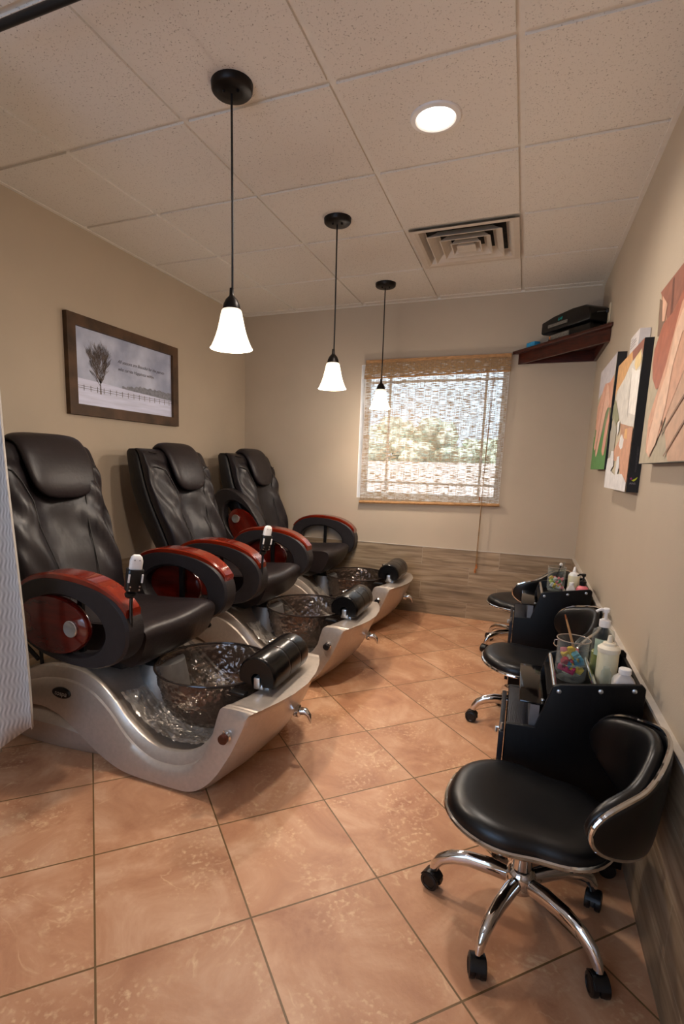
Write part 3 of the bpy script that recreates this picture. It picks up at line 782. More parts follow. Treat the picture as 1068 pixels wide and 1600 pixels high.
# ceiling air diffuser: nested square cones
t = thing('air_vent', 'square white ceiling air vent with nested louvres', 'air vent', (-.3048, 1.524, 0))
VENTM = mat('vent_paint', '#d0c4b4', rough=.45, var=.01)
def sq(h, z): return [(-h,-h,z),(h,-h,z),(h,h,z),(-h,h,z)]
b = MB(); b.loft([sq(.292,H-.010), sq(.262,H-.010), sq(.245,H-.004), sq(.225,H+.03), sq(.220,H+.032), sq(.292,H+.0)], False, False); b.build('vent_frame', VENTM, t, smooth=False)
for i, (h0, h1, z) in enumerate(((.205,.150,H-.016),(.140,.096,H-.018),(.084,.052,H-.020))):
    MB().loft([sq(h0, z), sq(h0-.006, z-.001), sq(h1, z+.045), sq(h1-.003, z+.045), sq(h0-.006, z+.004), sq(h0, z)], False, False).build('vent_louvre', VENTM, t, smooth=False)
b = MB(); b.loft([sq(.030,H+.01), sq(.052,H-.024), sq(.030,H-.0235)]); b.build('vent_core', VENTM, t, smooth=False)
b = MB(); b.box((-.26,-.26,H+.045),(.26,.26,H+.05)); b.build('vent_throat', mat('vent_dark', '#20180f', rough=.9, var=.3, scale=20), t, smooth=False)
# ------------------------------------------------------------------ framed print on the left wall
FW = mat('rustic_brown_wood', '#5b4029', rough=.6, var=.1, scale=8, stretch=(1, 1, 1), dark='#33220f')
t = thing('framed_picture', 'wooden framed winter picture of a lone tree and fence on the left wall', 'picture', (XL, 0, 0))
ya, yb, za, zb = .430, 1.457, 1.498, 2.062; iw = .062
b = MB()
for poly in ([(ya,za),(yb,za),(yb-iw,za+iw),(ya+iw,za+iw)], [(ya,zb),(yb,zb),(yb-iw,zb-iw),(ya+iw,zb-iw)], [(ya,za),(ya,zb),(ya+iw,zb-iw),(ya+iw,za+iw)], [(yb,za),(yb,zb),(yb-iw,zb-iw),(yb-iw,za+iw)]):
    b.prism(poly, .001, .032, 0)
b.build('frame', FW, t, smooth=False)
def sky_print():
    m = bpy.data.materials.new('winter_print'); m.use_nodes = True; nt = m.node_tree; p = nt.nodes['Principled BSDF']; L = nt.links.new
    tc = N(nt, 'ShaderNodeTexCoord'); sx = N(nt, 'ShaderNodeSeparateXYZ'); L(tc.outputs['Object'], sx.inputs[0])
    nz = N(nt, 'ShaderNodeTexNoise'); nz.inputs['Scale'].default_value = 5; nz.inputs['Detail'].default_value = 5; L(tc.outputs['Object'], nz.inputs['Vector'])
    r = N(nt, 'ShaderNodeValToRGB'); e = r.color_ramp.elements; e[0].position = .35; e[0].color = lin('#989fb8'); e[1].position = .65; e[1].color = lin('#c2c9de'); L(nz.outputs['Fac'], r.inputs[0])
    L(r.outputs[0], p.inputs['Base Color']); p.inputs['Roughness'].default_value = .5
    return m
PINK_SNOW = mat('print_snow', '#d5d9f2', rough=.5, var=.03, scale=6, stretch=(1, .6, 8)); INK = mat('print_ink', '#4a403c', rough=.6, var=.1); FARTREE = mat('print_far_trees', '#83858f', rough=.6, var=.06, scale=60); TWIG = mat('print_twigs', '#5e534e', rough=.6, var=.1)
b = MB(); b.box((.002, ya+iw-.01, za+iw-.01), (.012, yb-iw+.01, zb-iw+.01))
pr_ = b.build('print', sky_print(), t, smooth=False)
b = MB(); xx = .0124
def quad(b, pts, x): b.add([(x, y, z) for y, z in pts], [tuple(range(len(pts)))])
b.mi = 0; quad(b, [(.492,1.56),(1.395,1.56),(1.395,1.678),(1.2,1.683),(.95,1.694),(.75,1.705),(.492,1.712)], xx)
b.mi = 1
pts = [(1.395,1.680),(.88,1.698)]; top_ = [(.88+ .515*k/40, 1.702+.022*sm(0, .4, k/40)+random.uniform(0, .014)) for k in range(41)]
quad(b, [(.88,1.698)]+top_+[(1.395,1.680)], xx-.0002)
b.mi = 2
for r_ in (0, .012): # fence rails
    b.add([(xx+.0006, .492+.0226*k, 1.657 - .004*sin(k*.1) + r_ + dz) for dz in (0, .0022) for k in range(41)], [(k, k+1, 42+k, 41+k) for k in range(40)])
for k in range(17): y = .50+.054*k; quad(b, [(y,1.642),(y+.004,1.642),(y+.004,1.677),(y,1.677)], xx+.0007)
b.mi = 3
random.seed(11)
def twig(y, z, a, l, w, d):
    y2, z2 = y+l*sin(a), z+l*cos(a); nx_, nz_ = cos(a)*w, -sin(a)*w
    quad(b, [(y-nx_,z-nz_),(y+nx_,z+nz_),(y2+nx_*.55,z2+nz_*.55),(y2-nx_*.55,z2-nz_*.55)], xx+.0008+d*.00002)
    if d == 0: return
    if ((y2-.678)/.104)**2+((z2-1.808)/.135)**2 > 1.0: return
    k = 3 if d > 1 else 4
    for i in range(k):
        a2 = a + random.uniform(-.62, .62)
        a2 = max(-1.0, min(1.0, a2))
        f = random.uniform(.45, 1)
        twig(y+(y2-y)*f, z+(z2-z)*f, a2*.85, l*random.uniform(.62, .85), w*.62, d-1)
twig(.690, 1.637, 0, .07, .006, 0)
for i in range(7):
    a = -.5+1.0*i/6
    twig(.690, 1.70, a, .066+.03*cos(a), .0026, 4)
for i in range(10):
    a = (.75 if i % 2 else -.75)+random.uniform(-.12, .12)
    twig(.690, 1.685+.012*i, a, .048, .0018, 4)
b.build('print_drawing', [PINK_SNOW, FARTREE, INK, TWIG], pr_, smooth=False)
for body, y, z in (('All seasons are Beautiful for the person', .845, 1.852), ('who carries Happiness within.', .845, 1.806)):
    text('print_lettering', body, .030, INK, pr_, (xx+.0006, y, z), (pi/2, 0, pi/2), .4, spacing=.98)

# ------------------------------------------------------------------ canvases on the right wall
CANSIDE = mat('canvas_edge_black', '#0d0a0a', rough=.5, var=.05)
ART = {}
def artm(c):
    if c not in ART: ART[c] = mat('print_' + c.lstrip('#'), c, rough=.55, var=.03, scale=30)
    return ART[c]
def canvas(name, label, y0, y1, z0, z1, base, polys, extra=None):
    t = thing(name, label, 'canvas print', (XR, 0, 0), group='canvas prints on the right wall')
    xf = -.041
    MB().box((xf, y0, z0), (-.0005, y1, z1)).build('canvas_frame', CANSIDE, t, smooth=False)
    mats = [artm(base)]; b = MB(); b.mi = 0; quad(b, [(y0+.001,z0+.001),(y1-.001,z0+.001),(y1-.001,z1-.001),(y0+.001,z1-.001)], xf-.0008)
    for k, (c, pts) in enumerate(polys):
        m = artm(c)
        if m not in mats: mats.append(m)
        b.mi = mats.index(m)
        pts = [(min(max(y, y0+.001), y1-.001), min(max(z, z0+.001), z1-.001)) for y, z in pts]
        # triangulated fan-safe ngon
        quad(b, pts, xf-.0012-.0003*k)
    b.build('canvas_print', mats, t, smooth=False)
    return t
P1 = [
  ('#c9c3c6',[(1.74, 1.834), (1.127, 1.834), (1.156, 1.727), (1.284, 1.709), (1.637, 1.685), (1.74, 1.672)]),
  ('#7a8a5c',[(1.74, 1.552), (1.718, 1.483), (1.72, 1.367), (1.74, 1.265), (1.422, 1.26), (1.14, 1.304), (1.14, 1.402), (1.15, 1.566), (1.549, 1.632)]),
  ('#4f8a3e',[(1.74, 1.456), (1.753, 1.25), (1.14, 1.25), (1.14, 1.352), (1.324, 1.483), (1.436, 1.413)]),
  ('#d9a084',[(1.156, 1.727), (1.284, 1.709), (1.475, 1.727), (1.59, 1.68), (1.715, 1.628), (1.71, 1.499), (1.627, 1.482), (1.555, 1.569), (1.527, 1.63), (1.459, 1.596), (1.14, 1.566), (1.127, 1.631)]),
  ('#e0ab90',[(1.51, 1.701), (1.57, 1.656), (1.678, 1.39), (1.634, 1.369), (1.577, 1.381), (1.459, 1.596), (1.419, 1.638)]),
  ('#b98068',[(1.430, 1.66), (1.455, 1.62), (1.60, 1.36), (1.585, 1.352), (1.44, 1.60)]),
  ('#e6b79d',[(1.372, 1.712), (1.419, 1.638), (1.569, 1.348), (1.537, 1.328), (1.493, 1.346), (1.314, 1.556), (1.208, 1.594), (1.304, 1.692)]),
  ('#dd9f86',[(1.174, 1.571), (1.267, 1.479), (1.308, 1.356), (1.248, 1.33), (1.201, 1.338), (1.14, 1.51)])]
canvas('canvas_print', 'farthest canvas print on the right wall, a hand over green grass', 1.140, 1.740, 1.260, 1.832, '#b9b08f', P1)
P2 = [
  ('#d6a46c',[(1.066, 1.77), (0.698, 1.77), (0.668, 1.71), (0.821, 1.657), (1.066, 1.607)]),
  ('#93604f',[(0.698, 1.77), (0.44, 1.77), (0.44, 1.684), (0.49, 1.717), (0.662, 1.701)]),
  ('#d9d3c8',[(0.593, 1.703), (0.71, 1.694), (0.821, 1.657), (1.005, 1.624), (1.006, 1.589), (0.833, 1.485), (0.77, 1.451), (0.446, 1.423), (0.45, 1.6), (0.47, 1.70), (0.555, 1.70)]),
  ('#efe9df',[(0.653, 1.673), (0.64, 1.576), (0.612, 1.489), (0.44, 1.465), (0.44, 1.635), (0.554, 1.645)]),
  ('#b5ada2',[(0.66, 1.66), (0.645, 1.49), (0.62, 1.47), (0.632, 1.6)]),
  ('#e4c890',[(0.50, 1.712), (0.593, 1.703), (0.604, 1.676), (0.555, 1.645), (0.476, 1.653), (0.46, 1.676)]),
  ('#8f8f6c',[(1.006, 1.589), (0.833, 1.485), (0.958, 1.452), (1.091, 1.508), (1.072, 1.561)]),
  ('#aaa494',[(0.995, 1.499), (0.87, 1.446), (0.873, 1.343), (1.027, 1.311), (1.07, 1.441)]),
  ('#b98a6a',[(0.777, 1.46), (0.444, 1.42), (0.471, 1.403), (0.579, 1.41), (0.62, 1.374), (0.729, 1.395)]),
  ('#cf9878',[(0.729, 1.395), (0.568, 1.425), (0.444, 1.42), (0.444, 1.33), (0.44, 1.208), (0.615, 1.24), (0.732, 1.297), (0.839, 1.299), (0.873, 1.343)]),
  ('#e0b070',[(0.634, 1.425), (0.579, 1.425), (0.557, 1.379), (0.631, 1.39)]),
  ('#e6e3e0',[(0.729, 1.395), (0.691, 1.409), (0.63, 1.382), (0.638, 1.351), (0.679, 1.343), (0.743, 1.363)]),
  ('#e6e4e0',[(0.848, 1.47), (0.786, 1.473), (0.788, 1.424), (0.826, 1.405)]),
  ('#e2e0de',[(1.041, 1.170), (1.046, 1.255), (1.027, 1.311), (0.941, 1.318), (0.932, 1.345), (0.859, 1.342), (0.822, 1.277), (0.891, 1.255), (0.749, 1.235), (0.744, 1.314), (0.684, 1.317), (0.663, 1.272), (0.688, 1.24), (0.569, 1.241), (0.44, 1.208), (0.44, 1.170)])]
c2 = canvas('canvas_print', 'middle canvas print on the right wall, white candle and petals, black edge', .455, 1.052, 1.172, 1.748, '#cbbd9f', P2)
YEL = mat('logo_lime', '#b8c21e', var=.02); MAG = mat('logo_magenta', '#8a1f6a', var=.02); LGREY = mat('logo_grey', '#8d8789', var=.02)
b = MB()
b.mi = 0; yy = .4545-.0002
def q3(pts): b.add([(x, yy, z) for x, z in pts], [tuple(range(len(pts)))])
q3([(-.028,1.218),(-.018,1.224),(-.008,1.232),(-.012,1.222),(-.020,1.214)])
b.mi = 1; q3([(-.034,1.226),(-.029,1.230),(-.026,1.224),(-.030,1.220)])
b.build('edge_logo', [YEL, MAG], c2, smooth=False)
for body, z, s_, rot in (('ANS', 1.203, .011, 0), ('MANICURE PEDICURE PARTY', 1.250, .0075, 1)):
    if rot: text('edge_lettering', body, s_, mat('faint_lettering', '#4b4447', var=.02), c2, (-.016, yy-.0001, z), (pi/2, -pi/2, 0))
    else: text('edge_lettering', body, s_, LGREY, c2, (-.034, yy-.0001, z), (pi/2, 0, 0))
P3 = [
  ('#b08468',[(0.252, 1.85), (-0.34, 1.85), (-.34, 1.5), (0.10, 1.60), (0.2, 1.75)]),
  ('#935f4c',[(0.262, 1.85), (-0.34, 1.85), (-0.34, 1.79), (-0.053, 1.764), (0.093, 1.712), (0.208, 1.807)]),
  ('#6d4436',[(0.10, 1.84), (0.075, 1.84), (0.045, 1.73), (0.07, 1.72)]),
  ('#7b6250',[(0.262, 1.829), (0.129, 1.777), (0.138, 1.731), (0.151, 1.685), (0.225, 1.70)]),
  ('#d0a489',[(0.219, 1.827), (0.129, 1.777), (0.145, 1.729), (0.177, 1.736)]),
  ('#c9a184',[(-0.34, 1.60), (-0.18, 1.517), (-0.048, 1.427), (-0.065, 1.367), (-0.142, 1.283), (-0.34, 1.283)]),
  ('#a8644c',[(-.30,1.80), (-0.055, 1.76), (0.022, 1.729), (0.15, 1.722), (0.238, 1.66), (0.24, 1.612), (0.211, 1.563), (0.135, 1.517), (0.07, 1.517), (0.021, 1.582), (-0.033, 1.655), (-0.086, 1.701), (-.30,1.74)]),
  ('#d3a183',[(-.32,1.79), (-0.07, 1.73), (-0.041, 1.694), (0.035, 1.576), (0.121, 1.494), (0.191, 1.428), (0.181, 1.36), (0.167, 1.319), (0.103, 1.299), (-0.011, 1.374), (-0.043, 1.408), (-0.18, 1.517), (-.32,1.60)]),
  ('#b5785f',[(0.148, 1.40), (0.155, 1.40), (0.150, 1.325), (0.143, 1.325)]),
  ('#b5785f',[(0.118, 1.42), (0.125, 1.42), (0.128, 1.32), (0.120, 1.32)]),
  ('#e3bda0',[(-.3,1.76), (-0.086, 1.701), (-0.033, 1.655), (0.004, 1.551), (0.079, 1.485), (0.144, 1.367), (0.148, 1.323), (0.113, 1.3), (0.031, 1.34), (-0.037, 1.448), (-0.061, 1.559), (-0.119, 1.635), (-.3,1.68)]),
  ('#8a674f',[(-.34,1.50), (-.34,1.488), (-.02,1.36), (-.02,1.368)]),
  ('#8a674f',[(-.34,1.42), (-.34,1.410), (-.10,1.296), (-.09,1.300)]),
  ('#7a5742',[(-.005,1.40), (-.015,1.41), (-.025,1.40), (-.015,1.385)])]
canvas('canvas_print', 'nearest canvas print on the right wall, a pale foot on wooden boards', -.330, .272, 1.280, 1.850, '#b3a68c', P3)
t = thing('brochure_box', 'small white printed box perched above the middle canvas', 'box', (XR, 0, 0))
MB().box((-.040, .60, 1.7488), (-.002, .79, 1.815)).build('carton', mat('white_card', '#cfc8c4', rough=.6, var=.02), t, smooth=False)
b = MB()
for k, wd in enumerate((.05, .12, .13, .11)): quad(b, [(.775,1.803-.011*k),(.775-wd,1.803-.011*k),(.775-wd,1.799-.011*k),(.775,1.799-.011*k)], -.0405)
b.build('printed_lines', mat('print_grey', '#8f8886', var=.02), t, smooth=False)

# ------------------------------------------------------------------ corner shelf and what stands on it
SHELFW = mat('dark_cherry_shelf', '#4a1a0c', rough=.35, var=.0, scale=5, stretch=(3, 3, 20), dark='#240a06')
t = thing('corner_shelf', 'dark cherry wood triangular corner shelf high beside the window', 'shelf')
MB().prism([(XR-.001, YB-.001), (-.035, YB-.001), (-.035, YB-.012), (XR-.012, 1.805), (XR-.001, 1.805)], 2.108, 2.130, 2).build('shelf_board', SHELFW, t, bevel=.003)
MB().prism([(.01, YB-.003), (.035, YB-.003), (XR-.003, 1.90), (XR-.003, 1.865)], 2.035, 2.108, 2).build('shelf_apron', SHELFW, t, smooth=False)
b = MB(); b.box((.03, YB-.022, 2.035), (XR-.002, YB-.002, 2.108)); b.box((XR-.022, 1.90, 2.035), (XR-.002, YB-.022, 2.108)); b.build('shelf_cleat', SHELFW, t, smooth=False)
# device box along the diagonal
dv = Vector((.30, -.383, 0)).normalized(); dn = Vector((.787, .617, 0))
ang = math.atan2(dv.y, dv.x)
t = thing('internet_router', 'black boxy router with pale label strips on the corner shelf', 'router', (.285, 2.215, 2.1305), ang)
DEV = mat('device_black', '#0a0a0b', rough=.35, var=.05)
GLAB = mat('label_grey', '#6f6a62', rough=.5, var=.08, scale=80); CYL = mat('logo_teal', '#1f8f86', rough=.4, emis='#1f9f90', estr=.15, var=.02)
b = MB()  # local x along diagonal, local y into the corner
b.prism([(-.19,.010),(.215,.010),(.20,.070),(-.16,.075)], .03, .20)
b.build('lower_unit', DEV, t, bevel=.006)
rings = []
for y in (.015, .03, .19, .205):
    e = .006 if y in (.015, .205) else 0
    rings.append([(x, y, z) for x, z in [(-.235,.082+e),(-.235,.165-e),(-.12,.186-e),(.05,.197-e),(.16,.190-e),(.195,.17-e),(.215,.12),(.21,.082+e)]])
b = MB(); b.loft(rings); un = b.build('upper_unit', DEV, t, bevel=.004)
MB().box((-.165,.010,.112),(.02,.016,.132)).build('label_strip', GLAB, t, smooth=False)
MB().box((-.150,.022,.030),(.03,.031,.060)).build('label_strip', GLAB, t, smooth=False)
MB().box((-.155,.020,.034),(-.142,.030,.056)).build('label_tab', mat('tab_orange', '#b5703c', var=.02), t, smooth=False)
text('unit_logo', 'LHI', .026, CYL, t, (-.075, .0142, .145), (pi/2, 0, 0), .3, extrude=.0005)
for x in (-.16, .16):
    for y in (.05, .16): MB().box((x, y, 0), (x+.02, y+.02, .012)).build('rubber_foot', BLACKPL, t, smooth=False)
for x in (-.14, .16):
    for y in (.06, .16): MB().box((x, y, .070), (x+.02, y+.02, .086)).build('spacer', BLACKPL, t, smooth=False)
t = thing('blue_box', 'small bright blue box at the left end of the corner shelf', 'box', (.085, 2.440, 2.1305), ang)
MB().box((-.045, -.0, 0), (.045, .05, .045)).build('carton', mat('cyan_card', '#2b8fc0', rough=.5, var=.06, scale=60), t, bevel=.004)
t = thing('wall_plate', 'pale wall plate in the corner above the shelf with a cord plugged in', 'outlet', (XR, 2.03, 2.235))
MB().box((-.010,-.036,-.058),(-.0005,.036,.058)).build('plate', mat('ivory_plastic', '#cfc3a8', rough=.4, var=.01), t, bevel=.003)
MB().box((-.026,-.014,.005),(-.010,.014,.030)).build('plug', BLACKPL, t, bevel=.003)
tag(MB().tube([(XR-.026, 2.03, 2.2525), (XR-.07, 2.06, 2.26), (.45, 2.10, 2.245), (.44, 2.13, 2.252), (.442, 2.128, 2.256)], .003, 6).build('power_cord', BLACKPL), 'thin black cord from the corner wall plate to the router', 'cord')

# ------------------------------------------------------------------ woven blind
def blind_mat(name, open_, brown='#b29a7c'):
    m = bpy.data.materials.new(name); m.use_nodes = True; nt = m.node_tree; L = nt.links.new; p = nt.nodes['Principled BSDF']; out = nt.nodes['Material Output']
    tc = N(nt, 'ShaderNodeTexCoord')
    def noise(sc, detail, d=0, s=1):
        mp = N(nt, 'ShaderNodeMapping'); mp.inputs['Scale'].default_value = sc; L(tc.outputs['Object'], mp.inputs[0])
        n = N(nt, 'ShaderNodeTexNoise'); n.inputs['Scale'].default_value = s; n.inputs['Detail'].default_value = detail; n.inputs['Distortion'].default_value = d; L(mp.outputs[0], n.inputs['Vector']); return n
    n1 = noise((16, 1, 300), 2); n2 = noise((60, 1, 60), 2); n3 = noise((300, 1, 8), 1)
    mu = N(nt, 'ShaderNodeMath', operation='ADD'); L(n1.outputs['Fac'], mu.inputs[0])
    m3 = N(nt, 'ShaderNodeMath', operation='MULTIPLY'); L(n3.outputs['Fac'], m3.inputs[0]); m3.inputs[1].default_value = .35
    L(m3.outputs[0], mu.inputs[1])
    r = N(nt, 'ShaderNodeMapRange'); r.inputs[1].default_value = .782-.125*open_; r.inputs[2].default_value = .835-.125*open_; L(mu.outputs[0], r.inputs[0])
    cr_ = N(nt, 'ShaderNodeValToRGB'); cr_.color_ramp.elements[0].position = .3; cr_.color_ramp.elements[0].color = lin('#8a7358'); cr_.color_ramp.elements[1].position = .7; cr_.color_ramp.elements[1].color = lin(brown); L(n2.outputs['Fac'], cr_.inputs[0])
    L(cr_.outputs[0], p.inputs['Base Color']); p.inputs['Roughness'].default_value = .7
    tl = N(nt, 'ShaderNodeBsdfTranslucent'); L(cr_.outputs[0], tl.inputs[0])
    m1 = N(nt, 'ShaderNodeMixShader'); m1.inputs[0].default_value = .35; L(p.outputs[0], m1.inputs[1]); L(tl.outputs[0], m1.inputs[2])
    tr = N(nt, 'ShaderNodeBsdfTransparent')
    m2 = N(nt, 'ShaderNodeMixShader'); L(r.outputs[0], m2.inputs[0]); L(m1.outputs[0], m2.inputs[1]); L(tr.outputs[0], m2.inputs[2]); L(m2.outputs[0], out.inputs[0])
    return m
t = thing('woven_blind', 'woven natural bamboo roman blind over the back window', 'blind', (0, YB, 0))
bx0, bx1, bt = -1.176, -.040, 2.112
def panel(x0, x1, z0l, z0r, z1, y, n=24, wob=.006):
    b = MB(); vs = []
    for k in range(n+1):
        f = k/n
        for i in range(13):
            g = i/12; zb_ = z0l+(z0r-z0l)*g
            vs.append((x0+(x1-x0)*g - .012*(1-f)*(1 if g < .5 else -.3), y - wob*sin(f*7+g*3) , zb_ + (z1-zb_)*f))
    b.add(vs, [(k*13+i, k*13+i+1, (k+1)*13+i+1, (k+1)*13+i) for k in range(n) for i in range(12)]); return b
panel(bx0, bx1-.008, .93, .965, bt-.02, -.028).build('blind_sheet', blind_mat('woven_reed', 1.0), t, smooth=True)
WOV2 = blind_mat('woven_reed_dense', .38, '#b08a5e')
b = panel(bx0-.002, bx1, 1.962, 1.982, bt, -.050, 6, .002); b.build('valance', WOV2, t)
REED = mat('reed', '#a67c50', rough=.7, var=.12, scale=30, stretch=(1, 1, 12))
b = MB(); b.box((bx0, -.052, bt-.024), (bx1, -.001, bt)); b.build('head_rail', REED, t, smooth=False)
MB().tube([(bx0-.016, -.030, .930), (bx1+.004, -.030, .962)], .013, 10).build('bottom_rail', REED, t)
b = MB(); b.tube([(bx0, -.053, 1.964), (bx1, -.053, 1.984)], .006, 8); b.build('valance_edge', REED, t)
CORDM = mat('cord_tan', '#8d6a44', rough=.8, var=.1); TASS = mat('tassel_wood', '#a8683a', rough=.4, var=.1)
for xs_, xe_, z in ((-.16, -.172, .445), (-.150, -.180, .410)):
    co = MB().tube([(xs_, -.055, 2.0), ((xs_+xe_)/2-.003, -.05, 1.2), (xe_, -.045, z+.02)], .0022, 5).build('lift_cord', CORDM, t)
    MB().lathe([(.004,z+.03),(.007,z+.02),(.010,z),(.006,z-.008)], (xe_, -.045, 0), 10).build('tassel', TASS, co)
MB().tube([(-.19, -.035, 1.02), (-.19, -.036, .99)], .006, 6).build('cord_knob', TASS, t)

# ------------------------------------------------------------------ trolleys
def trolley():
    t = thing('pedicure_trolley', '', 'trolley')
    W = .165      # half width in y
    side = [(.140,.06),(.500,.06),(.500,.640),(.490,.650),(.280,.612),(.262,.603),(.222,.462),(.140,.458)]
    for s in (-1, 1):
        y = s*(W-.008)
        b = MB().prism(side, y-.008, y+.008, 1); sp = b.build('side_panel', CARTBLK, t, bevel=.002)
        for x, z in ((.279,.592),(.388,.613),(.472,.630)): MB().lathe([(.007,-s*.0005),(.0065,s*.0035),(.003,s*.005)], (x, y+s*.008, z), 14, 'y').build('bolt', SILVER, sp)
    b = MB(); b.box((.25,-W+.016,.560),(.495,W-.016,.572)); b.build('tray', CARTBLK, t, smooth=False)
    b = MB(); b.box((.488,-W+.016,.08),(.498,W-.016,.630)); b.build('back_panel', CARTBLK, t, smooth=False)
    for x, z in ((.268,.598),(.376,.612)):
        MB().tube([(x,-W+.016,z),(x,W-.016,z)], .0075, 14).build('tray_rail', CHROME, t)
    b = MB(); b.box((.142,-W+.016,.440),(.238,W-.016,.458)); b.build('step_board', CARTNAVY, t, bevel=.002)
    b = MB(); b.box((.142,-W+.016,.07),(.486,W-.016,.10)); b.build('bottom_board', CARTBLK, t, smooth=False)
    b = MB(); b.box((.120,-W-.004,.10),(.136,W+.004,.428)); dr = b.build('drawer_front', CARTNAVY, t, bevel=.002)
    b = MB(); b.tube([(.120,-W+.01,.436),(.112,-W+.01,.436),(.112,-W+.01,.420)], .004, 8); b.tube([(.128,-W+.012,.452),(.128,-W+.012,.43)], .004, 8); b.build('hinge', SILVER, dr)
    b = MB().prism([(-W+.020,.458),(W-.020,.458),(W-.020,.528),(W-.026,.528),(W-.026,.462),(-W+.026,.462),(-W+.026,.528),(-W+.020,.528)], .205, .232, 0); b.build('board_bracket', mat('bracket_steel', '#8f8f93', rough=.45, metal=.9, var=.02), t, smooth=False)
    b = MB(); b.box((.172,-W+.02,.528),(.258,W+.03,.536)); fb = b.build('foot_board', CLEARGLOSS, t, bevel=.004)
    MB().lathe([(.006,.5365),(.005,.540),(.002,.541)], (.240,-W+.045,0), 12).build('board_screw', SILVER, fb)
    for x in (.17, .47):
        for y in (-.13, .13):
            b = MB(); b.lathe([(.024,-.010),(.026,0),(.024,.010)], (x, y, .026), 18, 'y'); b.box((x-.008,y-.014,.03),(x+.008,y+.014,.062)); b.build('caster', BLACKPL, t)
    return t
tr1 = trolley(); tr1.location = (0, -.085, 0)
tr2 = copy_tree(tr1)
relabel(tr1, 'black wooden pedicure trolley behind the nearest stool, jar and three bottles on its tray')
relabel(tr2, 'black wooden pedicure trolley farther back, with a pink pump bottle on its tray', (0, 1.205, 0))
for o in (tr1, tr2): o['group'] = 'pedicure trolleys along the right wall'

